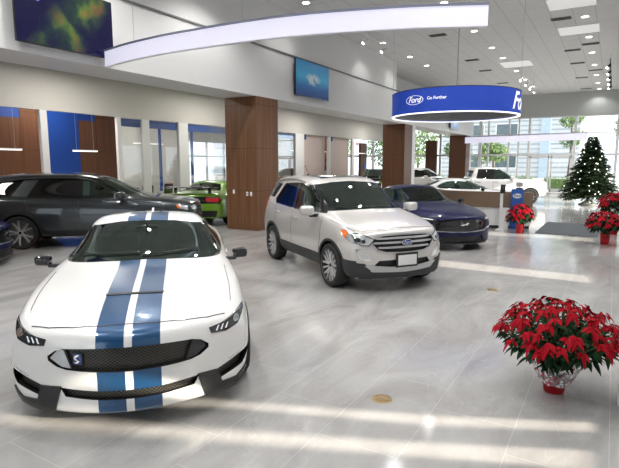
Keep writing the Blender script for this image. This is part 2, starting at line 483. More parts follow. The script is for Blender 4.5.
# ------------------------------------------------------------------ coupe
COUPE = [
 # x, bow, z0,  y2,z2,   y3,z3,   y4,z4,   y5,z5,   y6,z6,   y7,z7
 (2.36, .46, .73, .40, .725, .62, .715, .84, .69, .91, .56, .89, .32, .84, .15),
 (2.27, .44, .79, .40, .785, .63, .775, .87, .74, .94, .58, .92, .33, .87, .14),
 (1.95, .30, .865, .42, .86, .67, .855, .89, .815, .965, .62, .95, .36, .90, .15),
 (1.45, .16, .925, .46, .92, .72, .92, .91, .885, .975, .68, .96, .38, .90, .16),
 (1.02, .14, .96, .50, .955, .75, .95, .91, .915, .96, .70, .94, .38, .90, .16),
 (.80, .20, .985, .54, .975, .79, .96, .90, .925, .95, .70, .93, .38, .90, .16),
 (.58, .22, 1.06, .58, 1.035, .81, .97, .895, .93, .945, .70, .925, .38, .90, .16),
 (-.02, .14, 1.345, .60, 1.30, .83, .975, .895, .935, .94, .70, .925, .38, .90, .16),
 (-.30, .06, 1.395, .60, 1.35, .84, .98, .90, .94, .94, .70, .925, .38, .90, .16),
 (-.80, .0, 1.38, .58, 1.33, .84, .99, .90, .95, .94, .70, .93, .38, .90, .16),
 (-1.15, -.05, 1.29, .55, 1.24, .83, 1.01, .91, .965, .96, .72, .95, .40, .90, .17),
 (-1.60, -.12, 1.11, .54, 1.10, .80, 1.04, .90, .98, .97, .72, .96, .42, .90, .20),
 (-1.85, -.14, 1.065, .52, 1.06, .78, 1.04, .89, .985, .965, .72, .95, .42, .90, .22),
 (-2.25, -.18, 1.05, .50, 1.05, .72, 1.04, .85, .98, .93, .72, .92, .42, .86, .24),
 (-2.40, -.20, 1.02, .48, 1.02, .70, 1.01, .83, .95, .90, .72, .90, .42, .82, .26)]
def make_coupe(root, P, front='gt350', detail=1, level=3, cap=M_gloss):
    """P: paint material"""
    me = cage_body(COUPE, (.02, .0, .03), (-.06, -.03, .02), level, crease=[('t', 4, .25, 1, 13), ('t', 3, .3, 5, 11), ('t', 2, .35, 6, 10)])
    me.materials.append(P)
    bvh = bvh_of(me)
    me = arches(me, (1.36, -1.36), .375, .35, .95)
    side = rounded([(.44, .97), (-.04, 1.235), (-.30, 1.29), (-.75, 1.275), (-1.02, 1.19), (-1.20, 1.05), (-1.0, 1.0), (-.4, .985)], 1)
    b = NB(); prism(b, side, 'y', -1.2, 1.2); me = boolean(me, b, M_cabin)
    ws = [(-.76, .985), (-.70, 1.03), (-.54, 1.30), (-.5, 1.315), (0, 1.335), (.5, 1.315), (.54, 1.30), (.70, 1.03), (.76, .985), (0, 1.03)]
    ws = [(-.80, .975), (-.60, 1.275), (-.3, 1.315), (0, 1.325), (.3, 1.315), (.60, 1.275), (.80, .975), (.4, .995), (0, 1.005), (-.4, .995)]
    b = NB(); prism(b, ws, 'x', -.35, 1.2); me = boolean(me, b, M_cabin)
    rw = [(-.62, 1.08), (-.47, 1.27), (0, 1.32), (.47, 1.27), (.62, 1.08), (0, 1.09)]
    b = NB(); prism(b, rw, 'x', -2.0, -.6); me = boolean(me, b, M_cabin)
    if front == 'gt350':
        gr = rounded([(-.49, .495), (-.60, .565), (-.50, .645), (-.3, .655), (0, .66), (.3, .655), (.50, .645), (.60, .565), (.49, .495), (.3, .483), (0, .478), (-.3, .483)], 1)
        lo = [(-.46, .285), (-.50, .35), (-.2, .335), (.2, .335), (.50, .35), (.46, .285), (.2, .268), (-.2, .268)]
        duct = [[(s*.60, .335), (s*.90, .43), (s*.945, .475), (s*.93, .40), (s*.86, .31), (s*.66, .265)] for s in (1, -1)]
    else:
        gr = rounded([(-.62, .46), (-.70, .60), (-.60, .70), (0, .715), (.60, .70), (.70, .60), (.62, .46), (0, .44)], 1)
        lo = [(-.62, .20), (-.52, .32), (0, .33), (.52, .32), (.62, .20), (0, .185)]
        duct = []
    for g in (gr, lo):
        b = NB(); prism(b, g, 'x', 2.13 if g is gr else 2.16, 3.); me = boolean(me, b, M_black)
    for g in duct:
        b = NB(); prism(b, g, 'x', 1.78, 3.); me = boolean(me, b, M_black)
    if front == 'gt350' or detail:
        pass
    body = finish_body(root, me, P)
    # seams
    for s in (-1, 1):
        for ln in ([(.55, .93), (.62, .70), (.52, .25)], [(-.72, .97), (-.78, .72), (-.70, .42), (-.62, .25)], [(.52, .25), (-.62, .25)]):
            sm = NB(); seam(bvh, ln, 'y', s, sm); obj('door_gap', sm, M_black, root)
        sm = NB(); seam(bvh, [(.86, s*.80), (1.5, s*.80), (1.80, s*.785)], 'z', 1, sm, .005); obj('hood_gap', sm, M_trim, root)
    hl = [(2.0, -.72), (2.10, -.58), (2.175, -.4), (2.22, -.2), (2.225, 0), (2.22, .2), (2.175, .4), (2.10, .58), (2.0, .72)]
    sm = NB(); seam(bvh, hl, 'z', 1, sm, .008); obj('hood_gap', sm, M_black, root)
    sm = NB(); seam(bvh, [(-1.72, -.60), (-1.72, .60)], 'z', 1, sm); obj('boot_gap', sm, M_black, root)
    # panes
    patch('windscreen', bvh, ws, 'x', 1, M_glass_car, root, .0, .004)
    fr = NB(); ring = [(y*1.0, z) for y, z in ws]
    patch('rear_window', bvh, rw, 'x', -1, M_glass_dark if front != 'gt350' else M_glass_car, root, .0, .004)
    for s in (-1, 1): patch('side_window', bvh, side, 'y', s, M_glass_car, root, .0, .004)
    patch('cowl_panel', bvh, [(.80, -.72), (.93, -.35), (.95, 0), (.93, .35), (.80, .72), (.74, .72), (.85, .35), (.87, 0), (.85, -.35), (.74, -.72)], 'z', 1, M_black, root, .004, .005) if False else None
    for y0, y1 in ((-.05, -.62), (.55, -.02)):
        w = NB(); pts = []
        for t in (0, .33, .66, 1):
            y = lerp(y0, y1, t); h, n_ = cast(bvh, 'x', 1, y, 1.03+.02*(1-t))
            if h: pts.append(h+n_*.015)
        if len(pts) > 1: tube(w, pts, .008, 6); obj('wiper', w, M_black, root, 40)
    for s in (-1, 1): door_mirror(root, .48, 1.0, .99, s, cap, M_black, .72)
    for s in (-1, 1):
        h = NB(); hp, hn = cast(bvh, 'y', s, -.58, .84)
        if hp: box(h, (hp.x-.09, hp.y-.014, hp.z-.013), (hp.x+.09, hp.y+.022*s if s > 0 else hp.y+.014, hp.z+.013), .008); obj('door_handle', h, P, root, 40)
    # front
    def X(poly, nm, mat, off=.004, th=.006, par=root): return patch(nm, bvh, poly, 'x', 1, mat, par, off, th, .03)
    if front == 'gt350':
        g = NB()
        def recess(poly, d, nm, mat=M_mesh, ch=None):
            return patch(nm, bvh, poly, 'x', 1, mat, ch or root, -d, .006, .04)
        recess(gr, .045, 'upper_grille'); recess(lo, .04, 'lower_grille')
        for s, dct in zip((1, -1), duct): recess(dct, .05, 'brake_duct_mesh')
        for s in (-1, 1):
            fin = [(s*.57, .565), (s*.51, .63), (s*.46, .635), (s*.415, .50), (s*.48, .505)]
            patch('grille_end_vane', bvh, fin, 'x', 1, M_satin if s < 0 else M_trim, root, -.012, .02, .04)
            # headlight, wraps round the corner
            hlp = [(s*.585, .700), (s*.60, .655), (s*.72, .640), (s*.82, .665), (s*.895, .735), (s*.893, .765), (s*.86, .762), (s*.78, .735), (s*.68, .71)]
            hl_ = X(hlp, 'headlight', M_lampdk, .005, .01)
            for k in range(3):
                y = .635+.038*k
                X([(s*y, .665), (s*(y+.012), .662), (s*(y+.030), .700), (s*(y+.018), .696)], 'light_bar', M_led, .008, .004, hl_)
            X([(s*(.81+.028*math.cos(a)), .705+.024*math.sin(a)) for a in [2*PI*k/12 for k in range(12)]], 'projector', M_lamp, .009, .004, hl_)
            X([(s*.70, .716), (s*.80, .742), (s*.875, .758), (s*.875, .750), (s*.80, .734), (s*.70, .709)], 'lamp_brow', M_lamp, .008, .004, hl_)
            # splitter corner, black
            sp = [(s*.485, .36), (s*.64, .35), (s*.675, .235), (s*.80, .228), (s*.885, .28), (s*.90, .15), (s*.70, .10), (s*.56, .10)]
            X([p for p in sp], 'splitter_corner', M_black, .014, .02)
            lp = [(s*.71, .452), (s*.83, .492), (s*.84, .478), (s*.72, .437)]
            X([(s*.74, .400), (s*.86, .452), (s*.88, .47), (s*.875, .445), (s*.76, .385)], 'marker_lamp', M_lamp, .004, .01)
        lip = NB(); pts = []
        patch_bm(bvh, [(-.56, .118), (-.5, .15), (0, .15), (.5, .15), (.56, .118)], 'x', 1, .016, .02, .04, lip); obj('front_lip', lip, M_black, root, 40)
        bd = X([(-.41, .52), (-.335, .52), (-.335, .615), (-.41, .615)], 'snake_badge', M_trim, -.03, .012)
        X([(-.403, .527), (-.342, .527), (-.342, .608), (-.403, .608)], 'badge_field', M_ford, -.027, .004, bd)
        sn = [(-.395, .54), (-.37, .535), (-.352, .552), (-.372, .563), (-.386, .576), (-.37, .585), (-.354, .60), (-.372, .602), (-.394, .588), (-.392, .568), (-.37, .552)]
        X(sn, 'badge_snake', M_chrome, -.024, .003, bd)
        vt = NB(); patch_bm(bvh, [(1.72, -.225), (1.72, .225), (1.68, .235), (1.68, -.235)], 'z', 1, .006, .01, .04, vt); obj('hood_vent', vt, M_black, root, 40)
        fn = NB(); h, n_ = cast(bvh, 'z', 1, -.95, 0)
        if h: prism(fn, [(-1.02, h.z-.02), (-.90, h.z-.005), (-1.01, h.z+.05), (-1.04, h.z+.045)], 'y', -.012, .012); obj('roof_antenna', fn, P, root)
    else:
        patch('upper_grille', bvh, gr, 'x', 1, M_gloss, root, -.04, .006, .04); patch('lower_grille', bvh, lo, 'x', 1, M_black, root, -.04, .006, .04)
        rim = NB(); pts = []
        for (y, z) in [(-.66, .50), (-.60, .455), (-.3, .445), (0, .44), (.3, .445), (.60, .455), (.66, .50)]:
            h, n_ = cast(bvh, 'x', 1, y, z-.012)
            if h: pts.append(h+n_*.004)
        tube(rim, pts, .011, 6); obj('grille_lower_trim', rim, M_satin, root, 40)
        hs = NB(); box(hs, (2.31, -.10, .58), (2.325, .10, .60), .005)
        pp = [(-.12, .575), (-.05, .60), (.02, .605), (.07, .635), (.11, .63), (.12, .61), (.08, .60), (.09, .575), (.05, .585), (-.02, .575), (-.04, .56), (-.05, .58)]
        X([(y, z) for y, z in pp], 'pony_badge', M_chrome, -.02, .008)
        for s in (-1, 1):
            hlp = [(s*.60, .715), (s*.62, .675), (s*.74, .665), (s*.90, .70), (s*.90, .765), (s*.80, .755), (s*.68, .735)]
            hl_ = X(hlp, 'headlight', M_lampdk, .005, .01)
            X([(s*.66, .69), (s*.86, .715), (s*.86, .732), (s*.66, .707)], 'light_bar', M_led, .008, .004, hl_)
            X([(s*.70, .50), (s*.88, .53), (s*.88, .50), (s*.72, .475)], 'fog_lamp', M_led, .005, .008)
        lip = NB(); patch_bm(bvh, [(-.86, .15), (-.86, .20), (0, .18), (.86, .20), (.86, .15), (0, .13)], 'x', 1, .02, .03, .05, lip); obj('front_lip', lip, M_black, root, 40)
    # tail
    for s in (-1, 1):
        patch('tail_lamp', bvh, [(s*.42, .90), (s*.80, .90), (s*.86, .84), (s*.80, .76), (s*.44, .78)], 'x', -1, M_red, root, .006, .012, .04)
    patch('tail_panel', bvh, [(-.84, .72), (-.88, .85), (-.80, .93), (.80, .93), (.88, .85), (.84, .72)], 'x', -1, M_gloss, root, .003, .006, .06)
    patch('rear_diffuser', bvh, [(-.70, .26), (-.78, .50), (.78, .50), (.70, .26)], 'x', -1, M_black, root, .004, .01, .06)
    patch('rear_plate', bvh, [(-.16, .56), (-.16, .68), (.16, .68), (.16, .56)], 'x', -1, M_plate, root, .012, .012, .08)
    cabin_fit(root, dict(belt=.98, dash=.55, seat=-.42, rear=None, w=.68, mirror=(.12, 1.25)))
    return bvh
# ------------------------------------------------------------------ tall cars
COMPACT = [
 (2.02, .27, .88, .36, .875, .54, .865, .66, .84, .78, .68, .80, .42, .76, .20),
 (1.96, .27, .93, .38, .925, .58, .915, .71, .88, .81, .70, .82, .44, .79, .21),
 (1.68, .15, 1.02, .42, 1.01, .64, 1.0, .80, .95, .88, .76, .865, .46, .80, .22),
 (1.32, .10, 1.085, .46, 1.07, .68, 1.06, .82, 1.01, .89, .80, .875, .46, .80, .23),
 (1.12, .14, 1.13, .52, 1.11, .74, 1.08, .83, 1.04, .885, .80, .87, .46, .80, .23),
 (.90, .18, 1.22, .58, 1.18, .78, 1.10, .84, 1.05, .885, .80, .87, .46, .80, .23),
 (.30, .14, 1.60, .66, 1.56, .80, 1.11, .84, 1.06, .885, .80, .87, .46, .80, .23),
 (-.02, .06, 1.665, .67, 1.62, .81, 1.12, .84, 1.065, .885, .80, .87, .46, .80, .23),
 (-.75, .0, 1.675, .67, 1.635, .81, 1.14, .84, 1.08, .885, .81, .87, .46, .80, .23),
 (-1.40, -.04, 1.65, .65, 1.61, .80, 1.17, .84, 1.11, .89, .83, .875, .47, .80, .24),
 (-1.72, -.08, 1.61, .62, 1.57, .78, 1.20, .82, 1.13, .88, .84, .865, .48, .79, .26),
 (-1.92, -.14, 1.45, .58, 1.41, .72, 1.18, .78, 1.10, .85, .84, .84, .50, .76, .28),
 (-2.02, -.18, 1.10, .48, 1.10, .62, 1.06, .73, 1.0, .82, .80, .82, .52, .74, .30)]
THREE_ROW = [
 (2.50, .26, 1.00, .45, .995, .70, .985, .86, .95, .92, .76, .90, .46, .86, .22),
 (2.42, .26, 1.05, .45, 1.045, .72, 1.03, .89, .99, .95, .78, .93, .48, .89, .23),
 (2.05, .16, 1.12, .50, 1.11, .76, 1.10, .92, 1.04, .985, .82, .97, .50, .91, .24),
 (1.50, .10, 1.17, .52, 1.16, .78, 1.15, .93, 1.08, 1.0, .84, .98, .50, .91, .25),
 (1.18, .13, 1.21, .55, 1.19, .79, 1.17, .93, 1.10, 1.0, .84, .98, .50, .91, .25),
 (.92, .16, 1.30, .60, 1.27, .82, 1.17, .93, 1.11, 1.0, .84, .98, .50, .91, .25),
 (.25, .12, 1.67, .66, 1.62, .84, 1.17, .94, 1.11, 1.0, .84, .98, .50, .91, .25),
 (-.10, .05, 1.735, .66, 1.69, .85, 1.17, .94, 1.11, 1.0, .84, .98, .50, .91, .25),
 (-1.0, .0, 1.75, .66, 1.70, .85, 1.18, .94, 1.12, 1.0, .84, .98, .50, .91, .25),
 (-1.8, -.04, 1.72, .64, 1.67, .85, 1.20, .94, 1.13, 1.0, .86, .98, .52, .91, .26),
 (-2.2, -.08, 1.68, .60, 1.63, .83, 1.22, .92, 1.15, .99, .88, .97, .54, .90, .28),
 (-2.48, -.14, 1.50, .56, 1.46, .76, 1.22, .88, 1.14, .96, .88, .95, .56, .87, .30),
 (-2.60, -.18, 1.15, .50, 1.15, .70, 1.10, .84, 1.04, .92, .84, .92, .56, .84, .32)]
PICKUP = [
 (2.55, .20, 1.06, .45, 1.055, .66, 1.05, .80, 1.02, .88, .82, .88, .52, .84, .32),
 (2.46, .20, 1.12, .45, 1.11, .68, 1.10, .84, 1.06, .91, .84, .90, .54, .86, .33),
 (2.05, .10, 1.17, .48, 1.165, .72, 1.15, .86, 1.10, .92, .86, .91, .56, .87, .34),
 (1.40, .06, 1.20, .50, 1.195, .74, 1.18, .87, 1.12, .925, .88, .91, .56, .87, .36),
 (1.12, .10, 1.23, .54, 1.22, .75, 1.19, .87, 1.13, .925, .88, .91, .56, .87, .36),
 (.90, .12, 1.33, .58, 1.30, .78, 1.19, .88, 1.14, .925, .88, .91, .56, .87, .36),
 (.30, .08, 1.72, .62, 1.68, .79, 1.19, .88, 1.14, .925, .88, .91, .56, .87, .36),
 (-.02, .03, 1.78, .62, 1.74, .80, 1.20, .88, 1.15, .925, .88, .91, .56, .87, .36),
 (-.75, .0, 1.78, .62, 1.74, .80, 1.20, .88, 1.15, .925, .88, .91, .56, .87, .36),
 (-.98, .0, 1.70, .62, 1.66, .80, 1.20, .88, 1.15, .925, .88, .91, .56, .87, .36),
 (-1.08, .0, 1.22, .62, 1.22, .78, 1.22, .885, 1.18, .925, .88, .91, .56, .87, .36),
 (-1.20, .0, 1.21, .62, 1.21, .78, 1.21, .885, 1.18, .925, .88, .91, .56, .87, .38),
 (-2.60, -.02, 1.21, .62, 1.21, .78, 1.21, .885, 1.18, .925, .88, .91, .56, .87, .42),
 (-2.78, -.03, 1.20, .60, 1.20, .76, 1.20, .87, 1.17, .91, .88, .90, .58, .86, .44)]
def ring_poly(x, z, r0, r1, a0, a1, n=18):
    o = [(x+r1*math.cos(lerp(a0, a1, t/n)), z+r1*math.sin(lerp(a0, a1, t/n))) for t in range(n+1)]
    i = [(x+r0*math.cos(lerp(a0, a1, t/n)), z+r0*math.sin(lerp(a0, a1, t/n))) for t in range(n+1)]
    return o+i[::-1]
def base_suv(root, P, T, axles, wr, wins, ws, wsx, rw=None, rwx=None, grilles=(), level=3, half=.88, crease=None, bed=None):
    me = cage_body(T, (.03, .01, -.02), (-.05, -.05, .0), level, half, crease or [('t', 4, .25, 1, len(T)-3), ('t', 3, .3, 4, len(T)-3), ('t', 2, .3, 5, len(T)-3)])
    me.materials.append(P); bvh = bvh_of(me)
    me = arches(me, axles, wr+.045, wr, half)
    for w in wins:
        b = NB(); prism(b, w, 'y', -1.4, 1.4); me = boolean(me, b, M_cabin)
    b = NB(); prism(b, ws, 'x', wsx, 2.5); me = boolean(me, b, M_cabin)
    if rw: b = NB(); prism(b, rw, 'x', -3.2, rwx); me = boolean(me, b, M_cabin)
    if bed: b = NB(); box(b, *bed); me = boolean(me, b, M_black)
    for g, x0 in grilles:
        b = NB(); prism(b, g, 'x', x0, 3.2); me = boolean(me, b, M_black)
    body = finish_body(root, me, P)
    return bvh, body
def glaze(root, bvh, wins, mats, ws, rw, frame=True):
    for w, m in zip(wins, mats):
        for s in (-1, 1): patch('side_window', bvh, w, 'y', s, m, root, 0, .004)
    patch('windscreen', bvh, ws, 'x', 1, M_glass_car, root, 0, .004)
    if rw: patch('rear_window', bvh, rw, 'x', -1, M_glass_dark, root, 0, .004)
def outline(bm, bvh, poly, axis, sign, w=.018, off=.003):
    n = len(poly); cx = sum(p[0] for p in poly)/n; cz = sum(p[1] for p in poly)/n
    p = [tuple(q) for q in resample(poly, .06)]; seam(bvh, p+[p[0]], axis, sign, bm, w, off)
def handle(root, bvh, x, z, s, mat):
    hp, n_ = cast(bvh, 'y', s, x, z)
    if not hp: return
    h = NB(); y = hp.y
    box(h, (x-.10, min(y, y+s*.03), z-.015), (x+.10, max(y, y+s*.035), z+.018), .012)
    o = obj('door_handle', h, mat, root, 40)
def rails(root, bvh, x0, x1, y, mat, h=.04):
    for s in (-1, 1):
        t = NB(); pts = []
        for k in range(13):
            x = lerp(x0, x1, k/12); hp, n_ = cast(bvh, 'z', 1, x, s*y)
            if hp: pts.append((x, s*y, hp.z+h*math.sin(PI*min(1, max(0, k/12)))**.35+.004))
        tube(t, pts, .016, 8); obj('roof_rail', t, mat, root, 50)
def make_compact(root, P, front=True):
    fw = [(.72, 1.10), (.18, 1.50), (-.22, 1.53), (-.22, 1.09)]
    rw_ = [(-.32, 1.10), (-.32, 1.53), (-.95, 1.50), (-1.22, 1.20), (-1.14, 1.13)]
    ws = [(-.765, 1.12), (-.63, 1.52), (-.35, 1.56), (0, 1.575), (.35, 1.56), (.63, 1.52), (.765, 1.12), (.4, 1.145), (0, 1.155), (-.4, 1.145)]
    rr = [(-.64, 1.18), (-.53, 1.50), (.53, 1.50), (.64, 1.18)]
    gr = rounded([(-.42, .61), (-.55, .75), (-.46, .85), (0, .87), (.46, .85), (.55, .75), (.42, .61), (0, .595)], 1)
    lo = [(-.50, .40), (-.42, .49), (0, .50), (.42, .49), (.50, .40), (0, .385)]
    bvh, body = base_suv(root, P, COMPACT, (1.26, -1.26), .335, (fw, rw_), ws, .15, rr, -1.3, ((gr, 1.86), (lo, 1.88)))
    glaze(root, bvh, (fw, rw_), (M_glass_car, M_glass_dark), ws, rr)
    for s in (-1, 1):
        t = NB(); outline(t, bvh, fw, 'y', s, .022); obj('window_frame', t, M_gloss, root, 40)
        t = NB(); outline(t, bvh, rw_, 'y', s, .022); obj('window_frame', t, M_gloss, root, 40)
        patch('door_pillar', bvh, [(-.22, 1.09), (-.22, 1.54), (-.32, 1.54), (-.32, 1.10)], 'y', s, M_gloss, root, .003, .004, .05)
        patch('mirror_triangle', bvh, [(.73, 1.09), (.90, 1.09), (.54, 1.31), (.46, 1.28)], 'y', s, M_gloss, root, .003, .004, .05)
        patch('quarter_window', bvh, [(-1.35, 1.22), (-1.10, 1.49), (-1.50, 1.50), (-1.76, 1.24)], 'y', s, M_gloss, root, .004, .006)
        patch('tail_lamp', bvh, [(-1.80, 1.20), (-1.58, 1.16), (-1.70, .98), (-1.88, .96)], 'y', s, M_red, root, .008, .012)
        patch('sill_cladding', bvh, [(.88, .46), (-.84, .46), (-.82, .21), (.86, .21)], 'y', s, M_trim, root, .010, .014, .06)
        patch('front_door', bvh, [(.90, 1.04), (.90, .72), (.82, .47), (-.28, .47), (-.28, 1.07)], 'y', s, P, root, .002, .003, .05)
        patch('rear_door', bvh, [(-.29, 1.08), (-.29, .47), (-.80, .47), (-.88, .62), (-1.06, .78), (-1.12, 1.10)], 'y', s, P, root, .002, .003, .05)
        patch('arch_trim', bvh, ring_poly(-1.26, .335, .38, .43, -.2, PI+.2), 'y', s, M_trim, root, .008, .012, .04)
        patch('arch_trim', bvh, ring_poly(1.26, .335, .38, .415, -.2, PI+.2), 'y', s, M_trim, root, .008, .012, .04)
        patch('bumper_corner', bvh, [(1.63, .24), (1.60, .50), (1.84, .49), (1.88, .24)], 'y', s, M_trim, root, .010, .014, .04)
        handle(root, bvh, -.10, .93, s, P); handle(root, bvh, -.98, .97, s, P)
        door_mirror(root, .70, 1.0, 1.13, s, P, M_black, 1.05)
        for ln in ([(.92, 1.04), (.92, .72), (.84, .46)], [(-.285, 1.07), (-.285, .47)], [(-1.14, 1.11), (-1.08, .78), (-.90, .62), (-.82, .47)]):
            sm = NB(); seam(bvh, ln, 'y', s, sm, .008); obj('door_gap', sm, M_trim, root)
        sm = NB(); seam(bvh, [(1.15, s*.79), (1.5, s*.77), (1.74, s*.70)], 'z', 1, sm, .005); obj('hood_gap', sm, M_trim, root)
    sm = NB(); seam(bvh, [(1.80, -.60), (1.87, -.4), (1.90, 0), (1.87, .4), (1.80, .60)], 'z', 1, sm, .006); obj('hood_gap', sm, M_trim, root)
    rails(root, bvh, .10, -1.50, .68, M_satin, .05)
    patch('sunroof', bvh, [(.06, -.44), (.06, .44), (-.78, .44), (-.78, -.44)], 'z', 1, M_gloss, root, .004, .006, .06)
    a = NB(); h, n_ = cast(bvh, 'z', 1, -1.45, 0)
    cyl(a, (-1.45, 0, h.z-.01), (-1.45, 0, h.z+.03), .03, .02, 12); tube(a, [(-1.45, 0, h.z+.02), (-1.62, 0, h.z+.20)], .006, 6); obj('roof_antenna', a, M_black, root, 40)
    def X(poly, nm, mat, off=.004, th=.006, par=root, res=.03): return patch(nm, bvh, poly, 'x', 1, mat, par, off, th, res)
    g = X(gr, 'grille', M_black, -.05, .006)
    for z, hw in ((.675, .44), (.745, .50), (.81, .47)):
        b = NB(); patch_bm(bvh, [(-hw, z+.015), (-hw, z-.013), (0, z-.008), (hw, z-.013), (hw, z+.015), (0, z+.022)], 'x', 1, -.004, .03, .04, b)
        obj('grille_bar', b, M_satin, g, 50)
    rim = NB(); outline(rim, bvh, gr, 'x', 1, .022, .006); obj('grille_surround', rim, M_satin, root, 40)
    oval_badge(root, bvh, 0, .745, .18, .08, off=.016)
    for s in (-1, 1):
        hp = [(s*.50, .80), (s*.57, .715), (s*.66, .715), (s*.73, .745), (s*.74, .875), (s*.68, .875), (s*.60, .845)]
        hl = patch('headlight', bvh, hp, 'x', 1, M_lamp, root, .006, .012, .025)
        sp_ = [(1.80, .735), (1.58, .835), (1.50, .915), (1.62, .915), (1.80, .88)]
        h2 = patch('headlight', bvh, sp_, 'y', s, M_lamp, root, .006, .012, .025)
        patch('turn_signal', bvh, [(1.64, .80), (1.58, .838), (1.51, .91), (1.60, .91), (1.66, .88)], 'y', s, M_amber, h2, .010, .004, .03)
        for cy, cz, rr_ in ((.70, .79, .032), (.64, .77, .028)):
            X([(s*(cy)+rr_*math.cos(a), cz+rr_*math.sin(a)) for a in [2*PI*k/12 for k in range(12)]], 'projector', M_lampdk, .012, .004, hl, .02)
        o = NB(); outline(o, bvh, hp[:4]+hp[4:], 'x', 1, .010, .012); obj('headlight_edge', o, M_gloss, hl)
        fp = [(s*.52, .50), (s*.64, .50), (s*.71, .55), (s*.735, .66), (s*.68, .65), (s*.60, .58)]
        fo = X(fp, 'fog_lamp', M_lamp, .006, .012, root, .025)
        o = NB(); outline(o, bvh, fp, 'x', 1, .018, .012); obj('fog_lamp_surround', o, M_chrome, fo)
        X([(s*.72, .22), (s*.72, .46), (s*.62, .45), (s*.54, .37), (s*.50, .22)], 'bumper_corner', M_trim, .008, .012, root, .04)
    X([(-.50, .325), (-.62, .42), (-.52, .42), (0, .38), (.52, .42), (.62, .42), (.50, .325), (0, .31)], 'skid_plate', M_satin, .016, .014)
    X([(-.68, .20), (-.68, .33), (0, .31), (.68, .33), (.68, .20)], 'lower_lip', M_trim, .010, .012)
    X(lo, 'lower_grille', M_black, -.03, .006)
    pb = NB(); box(pb, (2.035, -.19, .385), (2.06, .19, .595), .01); p = obj('plate_holder', pb, M_black, root, 40)
    pl = NB(); box(pl, (2.06, -.16, .415), (2.066, .16, .565), .003); q = obj('dealer_plate', pl, M_plate, p)
    for y0, y1 in ((-.05, -.58), (.52, -.02)):
        w = NB(); pts = []
        for tt in (0, .33, .66, 1):
            y = lerp(y0, y1, tt); h, n_ = cast(bvh, 'x', 1, y, 1.165)
            if h: pts.append(h+n_*.015)
        if len(pts) > 1: tube(w, pts, .008, 6); obj('wiper', w, M_black, root, 40)
    cabin_fit(root, dict(belt=1.09, dash=.72, seat=-.35, rear=-1.12, w=.68, mirror=(.36, 1.43)), True, M_seat)
    return bvh
def make_three_row(root, P, sticker=True, level=3):
    fw = [(.82, 1.17), (.20, 1.58), (-.17, 1.60), (-.17, 1.16)]
    mw = [(-.27, 1.16), (-.27, 1.60), (-1.10, 1.58), (-1.34, 1.18)]
    qw = [(-1.70, 1.20), (-1.44, 1.57), (-2.12, 1.54), (-2.30, 1.24)]
    ws = [(-.78, 1.22), (-.63, 1.60), (-.3, 1.64), (0, 1.65), (.3, 1.64), (.63, 1.60), (.78, 1.22), (.4, 1.25), (0, 1.26), (-.4, 1.25)]
    rr = [(-.68, 1.22), (-.55, 1.56), (.55, 1.56), (.68, 1.22)]
    gr = rounded([(-.52, .68), (-.60, .90), (-.45, .98), (.45, .98), (.60, .90), (.52, .68)], 1)
    bvh, body = base_suv(root, P, THREE_ROW, (1.51, -1.51), .385, (fw, mw, qw), ws, .1, rr, -2.0, ((gr, 2.34),), level, 1.0)
    glaze(root, bvh, (fw, mw, qw), (M_glass_car, M_glass_dark, M_glass_dark), ws, rr)
    for s in (-1, 1):
        for w in (fw, mw, qw): t = NB(); outline(t, bvh, w, 'y', s, .024); obj('window_frame', t, M_gloss, root, 40)
        patch('door_pillar', bvh, [(-.17, 1.15), (-.17, 1.61), (-.27, 1.61), (-.27, 1.15)], 'y', s, M_gloss, root, .003, .004, .06)
    for s in (-1, 1):
        for x in (1.51, -1.51): patch('arch_cladding', bvh, ring_poly(x, .385, .43, .52, -.25, PI+.25), 'y', s, M_black, root, .012, .016, .05)
        patch('sill_cladding', bvh, [(1.02, .42), (-1.02, .42), (-1.0, .24), (1.0, .24)], 'y', s, M_black, root, .012, .016, .07)
        patch('front_door', bvh, [(.98, 1.12), (1.02, .80), (.96, .46), (-.22, .46), (-.22, 1.13)], 'y', s, P, root, .002, .003, .06)
        patch('rear_door', bvh, [(-.24, 1.13), (-.24, .46), (-.98, .46), (-1.06, .62), (-1.26, .84), (-1.38, 1.14)], 'y', s, P, root, .002, .003, .06)
        handle(root, bvh, -.05, 1.02, s, P); handle(root, bvh, -1.18, 1.04, s, P)
        door_mirror(root, .72, 1.10, 1.22, s, P, M_black, 1.1)
        hp = [(s*.60, .84), (s*.62, .94), (s*.76, .96), (s*.86, .93), (s*.86, .86), (s*.78, .85)]
        hl = patch('headlight', bvh, hp, 'x', 1, M_lamp, root, .006, .012, .04)
        h2 = patch('headlight', bvh, [(2.22, .84), (1.98, .90), (1.95, .97), (2.22, .95)], 'y', s, M_lamp, root, .006, .012, .04)
        patch('turn_signal', bvh, [(2.05, .885), (1.98, .90), (1.95, .97), (2.04, .965)], 'y', s, M_amber, h2, .010, .004, .04)
        patch('tail_lamp', bvh, [(-2.50, 1.20), (-2.25, 1.15), (-2.30, .95), (-2.55, .92)], 'y', s, M_red, root, .008, .012)
        patch('fog_lamp', bvh, [(s*.70, .48), (s*.86, .52), (s*.88, .62), (s*.70, .60)], 'x', 1, M_trim, root, .006, .012)
    for s in (-1, 1):
        for ln in ([(1.0, 1.12), (1.04, .80), (.98, .44)], [(-.23, 1.13), (-.23, .44)], [(-1.40, 1.15), (-1.28, .84), (-1.08, .62), (-1.0, .44)]):
            sm = NB(); seam(bvh, ln, 'y', s, sm, .01); obj('door_gap', sm, M_black, root)
    sm = NB(); seam(bvh, [(2.2, -.75), (2.32, -.4), (2.36, 0), (2.32, .4), (2.2, .75)], 'z', 1, sm, .01); obj('hood_gap', sm, M_black, root)
    rails(root, bvh, .15, -2.1, .70, M_black, .05)
    g = patch('grille', bvh, gr, 'x', 1, M_black, root, -.04, .006, .05)
